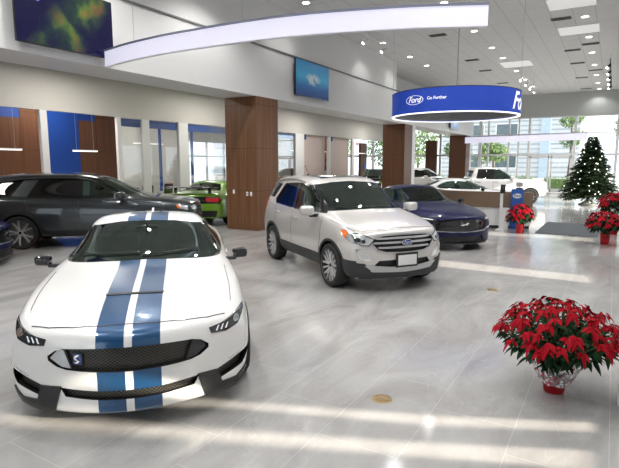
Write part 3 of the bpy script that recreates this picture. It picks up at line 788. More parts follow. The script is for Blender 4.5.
    for z in (.76, .83, .90):
        b = NB(); patch_bm(bvh, [(-.50, z-.02), (.50, z-.02), (.50, z+.02), (-.50, z+.02)], 'x', 1, -.005, .03, .06, b); obj('grille_bar', b, M_trim, g, 50)
    patch('lower_grille', bvh, [(-.60, .34), (-.56, .54), (.56, .54), (.60, .34)], 'x', 1, M_black, root, .004, .008, .07)
    patch('skid_plate', bvh, [(-.62, .24), (-.60, .32), (.60, .32), (.62, .24)], 'x', 1, M_satin, root, .012, .01, .07)
    oval_badge(root, bvh, 0, .84, .22, .09, off=.02)
    if sticker:
        st = NB(); patch_bm(bvh, [(-.18, 1.22), (-.18, 1.55), (-.01, 1.55), (-.01, 1.22)], 'y', -1, -.012, .002, .08, st); obj('window_sticker', st, M_paper, root)
    cabin_fit(root, dict(belt=1.15, dash=.78, seat=-.35, rear=-1.2, w=.74, mirror=(.32, 1.50)))
    return bvh
def make_pickup(root, P, level=3):
    fw = [(.78, 1.21), (.26, 1.63), (-.08, 1.66), (-.08, 1.20)]
    mw = [(-.18, 1.20), (-.18, 1.66), (-.76, 1.66), (-.88, 1.24)]
    ws = [(-.74, 1.26), (-.60, 1.66), (-.3, 1.69), (0, 1.70), (.3, 1.69), (.60, 1.66), (.74, 1.26), (.4, 1.28), (0, 1.29), (-.4, 1.28)]
    rr = [(-.62, 1.30), (-.56, 1.60), (.56, 1.60), (.62, 1.30)]
    gr = rounded([(-.50, .74), (-.60, .96), (-.50, 1.05), (.50, 1.05), (.60, .96), (.50, .74)], 1)
    bvh, body = base_suv(root, P, PICKUP, (1.61, -1.61), .385, (fw, mw), ws, .15, rr, -.5, ((gr, 2.40),), level, .92, bed=((-2.72, -.74, .78), (-1.16, .74, 1.5)))
    glaze(root, bvh, (fw, mw), (M_glass_car, M_glass_dark), ws, rr)
    for s in (-1, 1):
        for w in (fw, mw): t = NB(); outline(t, bvh, w, 'y', s, .024); obj('window_frame', t, M_gloss, root, 40)
        patch('door_pillar', bvh, [(-.08, 1.19), (-.08, 1.67), (-.18, 1.67), (-.18, 1.19)], 'y', s, M_gloss, root, .003, .004, .06)
    for s in (-1, 1):
        patch('arch_cladding', bvh, ring_poly(1.61, .385, .43, .50, -.05, PI+.05), 'y', s, P, root, .014, .018, .05)
        patch('arch_cladding', bvh, ring_poly(-1.61, .385, .43, .50, -.05, PI+.05), 'y', s, P, root, .014, .018, .05)
        handle(root, bvh, .02, 1.06, s, M_chrome); handle(root, bvh, -.80, 1.06, s, M_chrome)
        door_mirror(root, .70, 1.06, 1.26, s, P, M_black, 1.15)
        for ln in ([(.96, 1.15), (1.0, .80), (.98, .40)], [(-.13, 1.18), (-.13, .40)], [(-.95, 1.18), (-1.0, .80), (-1.05, .40)], [(-1.12, 1.18), (-1.12, .40)]):
            sm = NB(); seam(bvh, ln, 'y', s, sm, .012); obj('door_gap', sm, M_black, root)
        st = NB(); box(st, (-.95, min(s*.86, s*1.0), .36), (.95, max(s*.86, s*1.0), .40), .015); obj('side_step', st, M_black, root, 40)
        patch('fender_vent', bvh, [(1.02, 1.02), (1.22, 1.02), (1.18, .93), (1.0, .95)], 'y', s, M_black, root, .01, .012)
        patch('headlight', bvh, [(s*.60, .86), (s*.62, 1.02), (s*.76, 1.04), (s*.81, 1.0), (s*.81, .88)], 'x', 1, M_lamp, root, .006, .012, .04)
        patch('tail_lamp', bvh, [(s*.74, .88), (s*.74, 1.16), (s*.90, 1.16), (s*.90, .88)], 'x', -1, M_red, root, .006, .012, .05)
    patch('grille', bvh, gr, 'x', 1, M_trim, root, -.03, .006, .05)
    patch('lower_grille', bvh, [(-.60, .40), (-.60, .56), (.60, .56), (.60, .40)], 'x', 1, M_black, root, .004, .008, .07)
    cabin_fit(root, dict(belt=1.19, dash=.75, seat=-.30, rear=-.75, w=.70, mirror=(.30, 1.55)), True)
    return bvh
# ------------------------------------------------------------------ setting
def struct(name, bm, m, parent=None, smooth=None):
    o = obj(name, bm, m, parent, smooth)
    if parent is None: o['kind'] = 'structure'
    return o
def flat(name, col, rough=.6, **k): return principled(name, col, rough, **k)
# floor: polished large porcelain tiles with soft grey veins
mF, nt, b = newmat('polished_tile')
co, x, y, z = coords(nt)
def gridline(v, period, off, w):
    p = math_node(nt, 'FRACT', math_node(nt, 'MULTIPLY_ADD', v, 1/period, off))
    return math_node(nt, 'LESS_THAN', p, w/period)
row = math_node(nt, 'FLOOR', math_node(nt, 'MULTIPLY_ADD', x, 1/.61, .82))
gx = gridline(x, .61, .82, .006)
ysh = math_node(nt, 'ADD', y, math_node(nt, 'MULTIPLY', math_node(nt, 'MODULO', row, 3.), .40))
gy = gridline(ysh, 1.22, .2, .006)
g = math_node(nt, 'MAXIMUM', gx, gy)
n1 = N(nt, 'ShaderNodeTexNoise'); n1.inputs['Scale'].default_value = .9; n1.inputs['Detail'].default_value = 9; n1.inputs['Roughness'].default_value = .62; n1.inputs['Distortion'].default_value = 1.2
mp = N(nt, 'ShaderNodeMapping'); mp.inputs['Scale'].default_value = (1.6, .6, 1); mp.inputs['Rotation'].default_value = (0, 0, .35)
nt.links.new(co, mp.inputs[0]); nt.links.new(mp.outputs[0], n1.inputs['Vector'])
base = ramp(nt, n1.outputs['Fac'], [(.30, (.27, .262, .26)), (.46, (.335, .328, .324)), (.55, (.372, .366, .363)), (.72, (.43, .425, .42))])
n2 = N(nt, 'ShaderNodeTexNoise'); n2.inputs['Scale'].default_value = 1.3; n2.inputs['Detail'].default_value = 6; n2.inputs['Distortion'].default_value = 2.2
nt.links.new(mp.outputs[0], n2.inputs['Vector'])
vein = math_node(nt, 'LESS_THAN', math_node(nt, 'ABSOLUTE', math_node(nt, 'SUBTRACT', n2.outputs['Fac'], .5)), .006)
c2 = mixcol(nt, math_node(nt, 'MULTIPLY', vein, .12), base, (.60, .59, .58))
c3 = mixcol(nt, math_node(nt, 'MULTIPLY', g, .35), c2, (.62, .61, .60))
nt.links.new(c3, b.inputs['Base Color']); b.inputs['Roughness'].default_value = .10
b.inputs['Specular IOR Level'].default_value = .5
nr = math_node(nt, 'MULTIPLY_ADD', n1.outputs['Fac'], .12, .06); nt.links.new(nr, b.inputs['Roughness'])
# ceiling: lay-in tiles on a T-bar grid
mC, nt, b = newmat('lay_in_ceiling')
co, x, y, z = coords(nt)
gx = gridline(x, .61, .32, .022); gy = gridline(y, 1.22, .1, .022); g = math_node(nt, 'MAXIMUM', gx, gy)
nn = N(nt, 'ShaderNodeTexNoise'); nn.inputs['Scale'].default_value = 90
nt.links.new(co, nn.inputs['Vector'])
cc = ramp(nt, nn.outputs['Fac'], [(.35, (.68, .675, .665)), (.6, (.75, .745, .735))])
nt.links.new(mixcol(nt, math_node(nt, 'MULTIPLY', g, .7), cc, (.45, .45, .44)), b.inputs['Base Color']); b.inputs['Roughness'].default_value = .9
mWall = flat('white_wall_paint', (.74, .74, .735), .45)
mWarm = flat('warm_white_paint', (.60, .585, .55), .5)
mPost = flat('white_aluminium', (.78, .78, .78), .35)
mGrey = flat('grey_paint', (.35, .36, .36), .5)
# wood laminate with fine vertical grain
def wood(name, a, c, sc=26.):
    m, nt, b = newmat(name); co, x, y, z = coords(nt)
    mp = N(nt, 'ShaderNodeMapping'); mp.inputs['Scale'].default_value = (sc, sc, .5); nt.links.new(co, mp.inputs[0])
    n = N(nt, 'ShaderNodeTexNoise'); n.inputs['Scale'].default_value = 1.; n.inputs['Detail'].default_value = 5; nt.links.new(mp.outputs[0], n.inputs['Vector'])
    col = ramp(nt, n.outputs['Fac'], [(.3, a), (.7, c)])
    ln = math_node(nt, 'LESS_THAN', math_node(nt, 'FRACT', math_node(nt, 'MULTIPLY_ADD', z, 1/1.23, .07)), .008)
    nt.links.new(mixcol(nt, ln, col, (a[0]*.4, a[1]*.4, a[2]*.4)), b.inputs['Base Color']); b.inputs['Roughness'].default_value = .42; b.inputs['Specular IOR Level'].default_value = .3
    return m
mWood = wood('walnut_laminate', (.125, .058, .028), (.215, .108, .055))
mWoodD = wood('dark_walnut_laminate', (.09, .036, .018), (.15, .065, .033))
mBlue = flat('blue_laminate', (.004, .045, .26), .5)
mBlueB = flat('blue_band', (.01, .09, .45), .45)
XB, XC, XW, XR = -8.76, -9.9, -14.0, 2.0
ZS, ZL, ZC, ZH = 3.83, 5.22, 6.5, 3.45
b = NB(); box(b, (-20, -7, -.2), (XR, 37.5, 0)); struct('floor', b, mF)
b = NB(); box(b, (-10.5, -7, ZC), (XR+.2, 37.7, ZC+.2)); struct('ceiling', b, mC)
# bulkhead of the mezzanine with its small ledge
b = NB(); box(b, (XC+.02, -7, ZS), (XB, 37.5, ZL)); struct('wall_bulkhead', b, mWall)
b = NB(); box(b, (XB-.02, -7, ZL-.012), (XB+.035, 37.5, ZL+.03)); struct('trim_ledge_shade', b, flat('ledge_shadow_grey', (.16, .16, .165), .5))  # dark grey stands in for the shadow line under the ledge
b = NB(); box(b, (-9.4, -7, ZL+.03), (XB-.04, 22.55, ZC)); box(b, (-10.3, 22.35, ZL+.03), (-9.4, 22.55, ZC)); struct('wall_upper', b, mWall)
b = NB(); box(b, (-10.5, 22.55, ZL+.03), (-10.3, 37.5, ZC)); struct('wall_upper_recess', b, mWall)
b = NB(); box(b, (-10.6, -7, ZL-.4), (-10.4, 37.5, ZC+.2)); struct('wall_upper_back', b, mWall)
b = NB(); box(b, (-20.2, -7, 4.6), (XC+.02, 37.5, 4.8)); struct('ceiling_mezzanine', b, flat('mezzanine_ceiling', (.6, .6, .58), .9))
b = NB(); box(b, (-20.2, -7, 0), (-20, 37.5, 4.6)); me = bpy.data.meshes.new('wall_left'); b.to_mesh(me); b.free(); me.materials.append(mWarm)
c = NB(); box(c, (-21, 20.6, .7), (-19, 27.0, 3.2)); me = boolean(me, c, mWarm); link('wall_left', me)['kind'] = 'structure'
for y in (20.6, 22.1, 23.6, 25.2, 26.9): b = NB(); box(b, (-20.15, y, .7), (-20.05, y+.1, 3.2)); struct('trim_office_mullion', b, mPost)
for z in (.7, 2.3, 3.12): b = NB(); box(b, (-20.14, 20.6, z), (-20.06, 27, z+.08)); struct('trim_office_transom', b, mPost)
b = NB(); box(b, (-20.11, 20.6, .7), (-20.095, 27, 3.2)); struct('window_20', b, glass('front_glass', (.97, .98, .98), .03))
# window wall header and posts of the offices
b = NB(); box(b, (XW-.12, -7, ZH), (XW, 37.5, 4.6)); struct('wall_office_header', b, mWarm)
def post(y0, y1, m=mPost, x0=XW-.10, x1=XW+.02, z1=ZH, nm='trim_post'):
    b = NB(); box(b, (x0, y0, 0), (x1, y1, z1), .008); return struct(nm, b, m)
for y0, y1 in ((-4.2, -4.0), (.9, 1.1), (4.6, 4.8), (8.60, 8.81), (11.20, 11.35), (12.23, 12.54), (13.93, 14.42), (17.9, 18.1), (20.2, 20.47), (22.05, 22.88), (25.56, 25.79), (28.55, 28.85), (34.2, 34.75), (37.2, 37.5)):
    post(y0, y1)
gl = glass('office_glass', (.93, .95, .95), .04)
pn = 0
for y0, y1 in ((11.35, 12.23), (12.54, 13.93), (14.42, 17.9), (18.1, 20.2), (20.47, 22.05)):
    pn += 1
    b = NB(); box(b, (XW-.06, y0+.002, 0.05), (XW-.045, y1-.002, ZH-.02)); o = struct('window_%d' % pn, b, gl)
    b = NB(); box(b, (XW-.16, y0+.002, 3.17), (XW-.075, y1-.002, ZH-.02)); struct('trim_blue_band', b, mBlueB)
    if 12 < y0 < 15:
        b = NB(); box(b, (XW-.14, y0+(.52 if y0 < 13 else .25), .95), (XW-.065, y0+(.60 if y0 < 13 else .34), 3.17)); struct('trim_blue_mullion', b, mBlueB)
# frosted panels of the far offices
mFrost = flat('frosted_panel', (.62, .50, .45), .35)
for y0, y1 in ((20.6, 21.95), (22.9, 25.5), (25.85, 28.5)):
    b = NB(); box(b, (XW-.30, y0, .0), (XW-.22, y1, ZH)); struct('wall_frosted', b, mFrost)
    b = NB(); box(b, (XW-.21, y0, 3.2), (XW-.14, y0+.45, ZH)); struct('trim_blue_corner', b, mBlue)
# partitions between the offices and their rear walls
for (y0, y1, m, z0, z1) in ((-4, 9.46, mWoodD, 0, 3.40), (9.46, 10.31, mWoodD, 0, 3.6), (10.31, 11.56, mBlue, 0, 4.6), (11.56, 12.26, mWoodD, 0, 3.47), (12.26, 13.3, mWoodD, 0, 4.6), (-4, 9.46, mBlue, 3.40, 4.6), (9.46, 10.31, mWoodD, 3.6, 4.6), (11.56, 12.26, mBlue, 3.47, 4.6)):
    b = NB(); box(b, (-16.6, y0+.004, z0), (-16.5 - (.004 if m is mBlue else 0), y1-.004, z1)); struct('wall_panel', b, m)
b = NB(); box(b, (-19.0, 13.3, 0), (-18.9, 16.2, 4.6)); struct('wall_office_rear', b, mWarm)
b = NB(); box(b, (-18.9, 13.28, 0), (-16.5, 13.38, 4.6)); struct('wall_office_side', b, mWarm)
# shelving room at the far end of the offices
b = NB(); box(b, (-19.0, 28.9, 0), (-18.9, 37.4, 4.6)); struct('wall_shelf_room', b, mWood)
# columns
col_o = []
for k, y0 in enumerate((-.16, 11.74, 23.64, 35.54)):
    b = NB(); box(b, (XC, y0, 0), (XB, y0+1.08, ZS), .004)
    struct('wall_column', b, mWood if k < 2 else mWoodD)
for y0 in (24.74, 36.64):
    b = NB(); box(b, (XB-.45, y0, 0), (XB-.02, y0+.5, ZS)); struct('wall_column_side', b, mWall)
# far wall: header, glazed front
b = NB(); box(b, (-20, 37.5, 5.0), (XR+.2, 37.8, ZC+.2)); struct('wall_far_header', b, mGrey if 0 else flat('header_grey', (.50, .52, .51), .6))
def bar(nm, lo, hi, m=mPost): b = NB(); box(b, lo, hi, .01); return struct(nm, b, m)
for i, (x0, x1) in enumerate(((-19.9, -19.7), (-16.6, -16.45), (-13.4, -13.25), (-11.2, -11.05), (-8.38, -8.17), (-7.78, -7.66), (-6.40, -6.30), (-5.78, -5.68), (-5.13, -5.0), (-2.38, -2.22), (.0, .16), (1.8, 2.0))):
    bar('trim_mullion', (x0, 37.5, 0), (x1, 37.64, 5.0))
for (x0, x1, z0, z1) in ((-19.9, 2, 2.44, 2.58), (-19.9, 2, 3.86, 3.92), (-19.9, 2, 4.93, 5.0)):
    bar('trim_transom', (x0, 37.51, z0), (x1, 37.63, z1))
for x0, x1 in ((-19.9, -5.0), (-2.3, 2)): bar('trim_sill', (x0, 37.51, 0), (x1, 37.63, .12))
glf = glass('front_glass', (.97, .98, .98), .03)
b = NB(); box(b, (-19.9, 37.56, .1), (-5.05, 37.575, 4.98)); struct('window_6', b, glf)
b = NB(); box(b, (-5.0, 37.56, 2.56), (-2.3, 37.575, 4.98)); struct('window_7', b, glf)
b = NB(); box(b, (-2.3, 37.56, .1), (2., 37.575, 4.98)); struct('window_8', b, glf)
for i, (x0, x1, hx) in enumerate(((-4.98, -3.72, -3.82), (-3.66, -2.40, -3.56))):
    b = NB()
    for q in (((x0, .02), (x0+.10, 2.42)), ((x1-.10, .02), (x1, 2.42)), ((x0, 2.30), (x1, 2.42)), ((x0, .02), (x1, .26))):
        box(b, (q[0][0], 37.50, q[0][1]), (q[1][0], 37.56, q[1][1]))
    d = struct('door_%d' % (i+1), b, mPost)
    b = NB(); box(b, (x0+.1, 37.525, .26), (x1-.1, 37.535, 2.30)); obj('pane', b, glf, d)
    b = NB(); tube(b, [(hx, 37.50, .9), (hx, 37.44, .9), (hx, 37.44, 1.3), (hx, 37.50, 1.3)], .014, 8); obj('door_handle', b, M_satin, d)
# unseen right hand wall: openings added and shaped to cast sun streaks; sun bays
sunT = .36
streak_slits = [[(-4.05, 1.97), (-2.38, 2.70), (-1.04, 3.29), (.01, 3.80), (.01, 3.52), (-.98, 3.10), (-2.28, 2.55), (-3.95, 1.85)],
         [(-4.45, 2.15), (-3.23, 2.78), (-2.7, 3.04), (-1.18, 3.67), (.01, 4.24), (.01, 4.06), (-1.12, 3.51), (-2.7, 2.92), (-4.45, 2.0)],
         [(-2.99, 10.05), (-.22, 9.95), (-.2, 9.36), (-2.99, 9.42)], [(-6.5, 15.0), (-.36, 15.05), (-.33, 14.35), (-6.5, 14.3)]]
b = NB(); box(b, (XR, -7, 0), (XR+.06, 37.5, ZC)); me = bpy.data.meshes.new('wall_right_sun_mask'); b.to_mesh(me); b.free(); me.materials.append(mWall)
for sp in streak_slits:
    c = NB(); prism(c, [(yy, (XR-xx)*sunT) for xx, yy in sp], 'x', XR-1, XR+1); me = boolean(me, c, mWall)
for y0, y1 in ((24., 27.2), (28.5, 31.7), (33., 36.2)):
    c = NB(); box(c, (XR-1, y0, .3), (XR+1, y1, 3.2)); me = boolean(me, c, mWall)
me.name = 'wall_right_sun_mask'; link('wall_right_sun_mask', me)['kind'] = 'structure'
for i, (y0, y1) in enumerate(((24., 27.2), (28.5, 31.7), (33., 36.2))):
    b = NB(); box(b, (XR+.02, y0, .3), (XR+.03, y1, 3.2)); struct('window_%d' % (9+i), b, glf)
# open frame post of the glass partition at the right
b = NB(); box(b, (.16, 4.60, 0), (.28, 4.72, 2.4), .004); struct('trim_partition_post', b, mPost)
# outside
b = NB(); box(b, (-20.19, 37.6, -.25), (60, 160, -.05)); struct('ground_outside', b, flat('pale_concrete', (.55, .54, .52), .8))

def clump(bm, c, r, n, q, size=.35):
    for _ in range(n):
        d = Vector((q.gauss(0, 1), q.gauss(0, 1), q.gauss(0, 1))).normalized()*r*q.uniform(.6, 1.0); p = Vector(c)+Vector((d.x, d.y, d.z*.8))
        a = Vector((q.gauss(0, 1), q.gauss(0, 1), q.gauss(0, 1))).normalized()*size*q.uniform(.5, 1); e = a.orthogonal().normalized()*size*.5
        bm.faces.new([bm.verts.new(v) for v in (p-a*.5, p+e*.5, p+a*.5, p-e*.5)])
mLeafO = principled('outdoor_leaves', (.10, .17, .05), .7); mTrunk = principled('outdoor_bark', (.12, .09, .06), .9)
def outdoor_tree(x, y, h, r, lb, seed):
    q = random.Random(seed); t = empty('street_tree', (x, y, -.05), 0, lb, 'tree', 'trees outside the glazed front')
    b = NB(); tube(b, [(0, 0, 0), (.1, 0, h*.35), (0, .1, h*.7)], [.16, .12, .07], 8); obj('trunk', b, mTrunk, t, 50)
    b = NB()
    for k in range(9): clump(b, (q.uniform(-r, r)*.6, q.uniform(-r, r)*.6, h*.62+q.uniform(-.2, .35)*h), r*.55, 130, q, .40)
    obj('foliage', b, mLeafO, t)
outdoor_tree(-4.2, 62, 10.0, 1.5, 'tall leafy tree outside, seen above the Christmas tree', 1)
outdoor_tree(1.6, 60, 9.5, 2.4, 'leafy tree outside at the right edge, near the header', 2)
outdoor_tree(-14.5, 56, 5.6, 2.0, 'low leafy tree outside, seen over the white pickup cab', 3)
outdoor_tree(-22.5, 55, 6.0, 2.4, 'leafy tree outside, seen between the two rear wood columns', 4)
outdoor_tree(-31, 58, 6.0, 2.4, 'leafy tree outside, seen past the desk monitor far left', 5)
outdoor_tree(-27.0, 24.5, 5.0, 2.2, 'leafy tree outside the office window left of the wood column', 6)
outdoor_tree(-18.5, 54, 5.2, 2.4, 'low leafy tree outside, left of the rearmost wood column', 9)
outdoor_tree(-10.2, 52, 4.6, 1.6, 'small leafy tree outside, seen right of the white pickup cab', 10)
b = NB(); box(b, (-60, -40, -.25), (-20.2, 160, -.05)); struct('ground_outside_left', b, MATS['pale_concrete'])
b = NB(); box(b, (-12.1, 37.1, 0), (-11.3, 37.45, 3.6)); struct('wall_far_wood_panel', b, mWoodD)
def hedge(x0, x1, y, lb, seed):
    q = random.Random(seed); b = NB(); n = int((x1-x0)*2)
    box(b, (x0, y-.35, -.05), (x1, y+.35, .75), .1)
    for k in range(n): clump(b, (lerp(x0, x1, (k+.5)/n), y, .6), .5, 36, q, .22)
    tag(obj('hedge', b, mLeafO), lb, 'hedge')
hedge(-19.5, -13.2, 46, 'low green hedge outside between the rear wood columns', 15); hedge(-12.5, -5.6, 45, 'low green hedge outside behind the white pickup', 7); hedge(-4.6, -1.2, 44, 'low green hedge outside the double door', 8)
# building across the street with horizontal siding
m, nt, b = newmat('pale_siding'); co, x, y, z = coords(nt)
f = math_node(nt, 'LESS_THAN', math_node(nt, 'FRACT', math_node(nt, 'MULTIPLY', z, 1.6)), .35)
nt.links.new(mixcol(nt, f, (.55, .58, .60), (.34, .38, .41)), b.inputs['Base Color']); b.inputs['Roughness'].default_value = .7
t = empty('building', (-8, 75, 0), 0, 'pale building with horizontal siding across the street, seen through the glazed front', 'building')
b = NB(); box(b, (-14, 0, -.1), (4.0, 10, 11.5)); obj('wall', b, m, t)
b = NB(); box(b, (-.7, -.3, -.1), (.5, -.02, 11.6)); obj('corner_panel', b, principled('sky_blue_panel', (.42, .52, .62), .5), t)
for k, (x0, x1, z0, z1) in enumerate(((-11, -8, 1.2, 3.4), (-6.5, -3.5, 1.2, 3.4), (-11, -8, 5, 7.4), (-6.5, -3.5, 5, 7.4))):
    b = NB(); box(b, (x0, -.08, z0), (x1, -.02, z1)); fr = obj('window', b, M_white, t); b = NB(); box(b, (x0+.15, -.12, z0+.15), (x1-.15, -.08, z1-.15)); obj('pane', b, principled('far_pane', (.10, .14, .16), .15), fr)

# rear wall of the hall behind the camera, with two tall windows
b = NB(); box(b, (-20, -7.2, 0), (XR, -7.0, ZC)); me = bpy.data.meshes.new('wall_back'); b.to_mesh(me); b.free(); me.materials.append(mWall)
for x0, x1 in ((-7.6, -4.2), (-3.4, 0.)):
    c = NB(); box(c, (x0, -8, .4), (x1, -6, 4.2)); me = boolean(me, c, mWall)
link('wall_back', me)['kind'] = 'structure'
for i, (x0, x1) in enumerate(((-7.6, -4.2), (-3.4, 0.))):
    b = NB(); box(b, (x0, -7.12, .4), (x1, -7.10, 4.2)); struct('window_%d' % (12+i), b, glf)
# ------------------------------------------------------------------ the cars
R_ = math.radians
r = empty('sports_coupe', (-4.53, 3.98, 0), R_(-45.6), 'white coupe with two blue racing stripes and black splitter corners in the left foreground', 'car', scale=.99)
P_stripe = paint('white_paint_blue_stripes', (.80, .80, .79), stripes=(.028, .225, (.003, .062, .17)))
make_coupe(r, P_stripe, 'gt350', cap=M_gloss); add_wheels(r, wheel_meshes('twin', .345, .25, .27), (1.36, -1.36), .83, .345)
r = empty('compact_suv', (-4.34, 8.44, 0), R_(-34.8), 'silver compact SUV with chrome grille bars and a white dealer plate, centre of the showroom', 'car', scale=1.04)
make_compact(r, paint('silver_paint', (.62, .60, .58), .35, .3)); add_wheels(r, wheel_meshes('vee', .335, .26, .22), (1.26, -1.26), .775, .335, .0)
r = empty('family_suv', (-10.96, 8.10, 0), R_(41), 'dark grey three-row SUV parked side-on before the wood and blue panels', 'car', scale=1.0)
make_three_row(r, paint('dark_grey_paint', (.045, .052, .058), .5, .25)); add_wheels(r, wheel_meshes('twin', .385, .305, .26), (1.51, -1.51), .86, .385)
r = empty('sports_coupe', (-4.42, 13.05, 0), R_(-45), 'dark blue coupe with black grille, parked behind the silver SUV', 'car', scale=1.0)
make_coupe(r, paint('dark_blue_paint', (.003, .005, .045), .0, .35, .45), 'gt'); add_wheels(r, wheel_meshes('ten', .345, .25, .25), (1.36, -1.36), .83, .345)
r = empty('sports_coupe', (-12.0, 13.75, 0), R_(112), 'green coupe seen from behind with black spoiler, left of the wood column', 'car')
P_green = paint('lime_paint', (.20, .42, .03), .1, .3)
bv = make_coupe(r, P_green, 'gt', level=2); add_wheels(r, wheel_meshes('ten', .345, .25, .25), (1.36, -1.36), .83, .345)
b = NB(); box(b, (-2.52, -.80, 1.19), (-2.22, .80, 1.225), .012); sp_ = obj('rear_spoiler', b, M_gloss, r, 40)
for s in (-1, 1): b = NB(); box(b, (-2.42, s*.55-.02, 1.03), (-2.26, s*.55+.02, 1.20), .005); obj('spoiler_stay', b, M_gloss, sp_)
r = empty('sports_coupe', (-4.9, 20.2, 0), R_(20), 'white coupe parked behind the reception desk, side window with a sticker', 'car')
P_white = paint('plain_white_paint', (.78, .78, .77)); make_coupe(r, P_white, 'gt', level=2, cap=M_black); add_wheels(r, wheel_meshes('ten', .345, .25, .25), (1.36, -1.36), .83, .345)
r = empty('pickup_truck', (-5.15, 25.9, 0), R_(28), 'white four-door pickup truck near the glazed front, left of the Christmas tree', 'car', scale=1.0)
make_pickup(r, P_white, 2); add_wheels(r, wheel_meshes('ten', .385, .25, .26), (1.61, -1.61), .79, .385)
r = empty('family_suv', (-11.25, 26.2, 0), R_(-75), 'black SUV seen over the roof of the silver SUV, before the shelf room', 'car')
make_three_row(r, paint('black_paint', (.008, .008, .009), .2), False, 2); add_wheels(r, wheel_meshes('ten', .385, .27, .26), (1.51, -1.51), .86, .385)
r = empty('compact_suv', (-10.4, 31.6, 0), R_(-10), 'white SUV far off between the two rear wood columns', 'car')
make_compact(r, P_white); add_wheels(r, wheel_meshes('vee', .335, .235, .22), (1.26, -1.26), .76, .335)
r = empty('sports_coupe', (-11.85, 3.82, 0), R_(41), 'dark car cut off by the left edge, only its nose corner showing', 'car')
make_coupe(r, MATS['dark_blue_paint'], 'gt', level=2); add_wheels(r, wheel_meshes('ten', .345, .25, .25), (1.36, -1.36), .83, .345)
# ------------------------------------------------------------------ ceiling fittings
M_dl = principled('downlight_glow', (1, 1, 1), .5, emis=(1, .97, .92), estr=9.)
M_panel_l = principled('light_panel_glow', (.7, .7, .7), .5, emis=(.98, .96, .95), estr=.35)
DOWN = [(-1.11, 18.7), (-1.11, 21.7), (-1.11, 24.75), (-1.11, 27.85), (-1.11, 31.0), (-1.11, 34.0), (-1.11, 36.9), (-4.5, 15.05), (-4.5, 18.7), (-4.5, 21.7), (-4.5, 24.0), (-4.5, 27.65), (-4.5, 30.7), (-4.5, 33.8), (-7.9, 13.03), (-7.9, 18.7), (-7.9, 21.7), (-7.9, 24.)]
UNSEEN = [(x, y) for x in (-1.11, -4.5, -7.4) for y in (0., 3.2, 6.3, 9.4)]+[(-1.11, 12.6), (-1.11, 15.6), (-4.5, 12.0)]
OFFICE = [(-12, 3), (-12, 9), (-12, 15), (-12, 22), (-12, 30), (-15.3, 4), (-15.3, 10), (-16.5, 15), (-17, 19), (-16.5, 33)]
def make_downlight(loc):
    t = empty('recessed_downlight', loc, 0, 'round recessed ceiling downlight, lit white', 'ceiling light', 'recessed downlights in the showroom ceiling')
    b = NB(); lathe(b, [(.10, 0), (.125, -.006), (.15, -.008), (.155, 0)], 28); obj('trim_ring', b, M_white, t, 40)
    b = NB(); cyl(b, (0, 0, -.004), (0, 0, -.0005), .10, None, 24); obj('lens', b, M_dl, t)
    return t
d0 = make_downlight((*DOWN[0], ZC))
for x, y in DOWN[1:]+[(-4.5, 12.0), (-7.4, 9.4)]:
    c = copy_tree(d0); c.location = (x, y, ZC)
M_vent = principled('vent_grey', (.20, .20, .195), .6); M_ventd = principled('vent_dark', (.05, .05, .05), .7)
vents = [((-1.77, 18.54), 'nearest square dark vent between the lit light panels'), ((-1.77, 23.79), 'dark vent left of the right hand downlight row, second along'), ((-1.76, 26.93), 'dark vent left of the right hand downlight row, third along'),
         ((-1.8, 31.5), 'dark vent left of the right hand downlight row, fourth along'), ((-1.8, 36.2), 'dark vent nearest the far header, left of the downlight row'), ((-1.1, 22.9), 'vent in line with the right hand downlights, just past the second light panel'),
         ((-1.11, 29.36), 'vent in line with the right hand downlights, farther one'), ((-5.75, 23.75), 'vent left of the middle downlight row, nearer one'), ((-5.8, 26.71), 'vent left of the middle downlight row, second one'), ((-5.8, 31.3), 'vent left of the middle downlight row, farthest one'), ((-5.75, 18.6), 'vent just above and beyond the curved light ribbon')]
for (x, y), lb in vents:
    t = empty('ceiling_vent', (x, y, ZC), 0, 'grey slatted '+lb, 'vent', 'ceiling vents')
    b = NB(); box(b, (-.30, -.18, -.012), (.30, -.16, 0)); box(b, (-.30, .16, -.012), (.30, .18, 0)); box(b, (-.30, -.16, -.012), (-.27, .16, 0)); box(b, (.27, -.16, -.012), (.30, .16, 0)); obj('frame', b, M_vent, t)
    b = NB(); box(b, (-.27, -.16, -.003), (.27, .16, -.001)); bk = obj('backing', b, M_ventd, t)
    b = NB()
    for k in range(5): box(b, (-.27, -.145+k*.062, -.012), (.27, -.115+k*.062, -.004), 0, Euler((.5, 0, 0)))
    obj('slats', b, M_vent, t)
for (x0, y0, x1, y1), lb in (((-2.0, 16.25, -.74, 17.45), 'nearest large lit ceiling light panel, cut off by the top of the photo'), ((-2.0, 19.7, -.73, 20.98), 'second large lit ceiling light panel, square, by the downlight row'), ((-4.85, 24.95, -3.55, 26.5), 'lit ceiling light panel above the round blue sign')):
    t = empty('ceiling_panel_light', ((x0+x1)/2, (y0+y1)/2, ZC), 0, lb, 'ceiling light', 'large light panels'); hx, hy = (x1-x0)/2, (y1-y0)/2
    b = NB(); box(b, (-hx, -hy, -.02), (hx, -hy+.03, 0)); box(b, (-hx, hy-.03, -.02), (hx, hy, 0)); box(b, (-hx, -hy+.03, -.02), (-hx+.03, hy-.03, 0)); box(b, (hx-.03, -hy+.03, -.02), (hx, hy-.03, 0)); obj('frame', b, M_white, t)
    b = NB(); box(b, (-hx+.03, -hy+.03, -.01), (hx-.03, hy-.03, -.002)); obj('diffuser', b, M_panel_l, t)
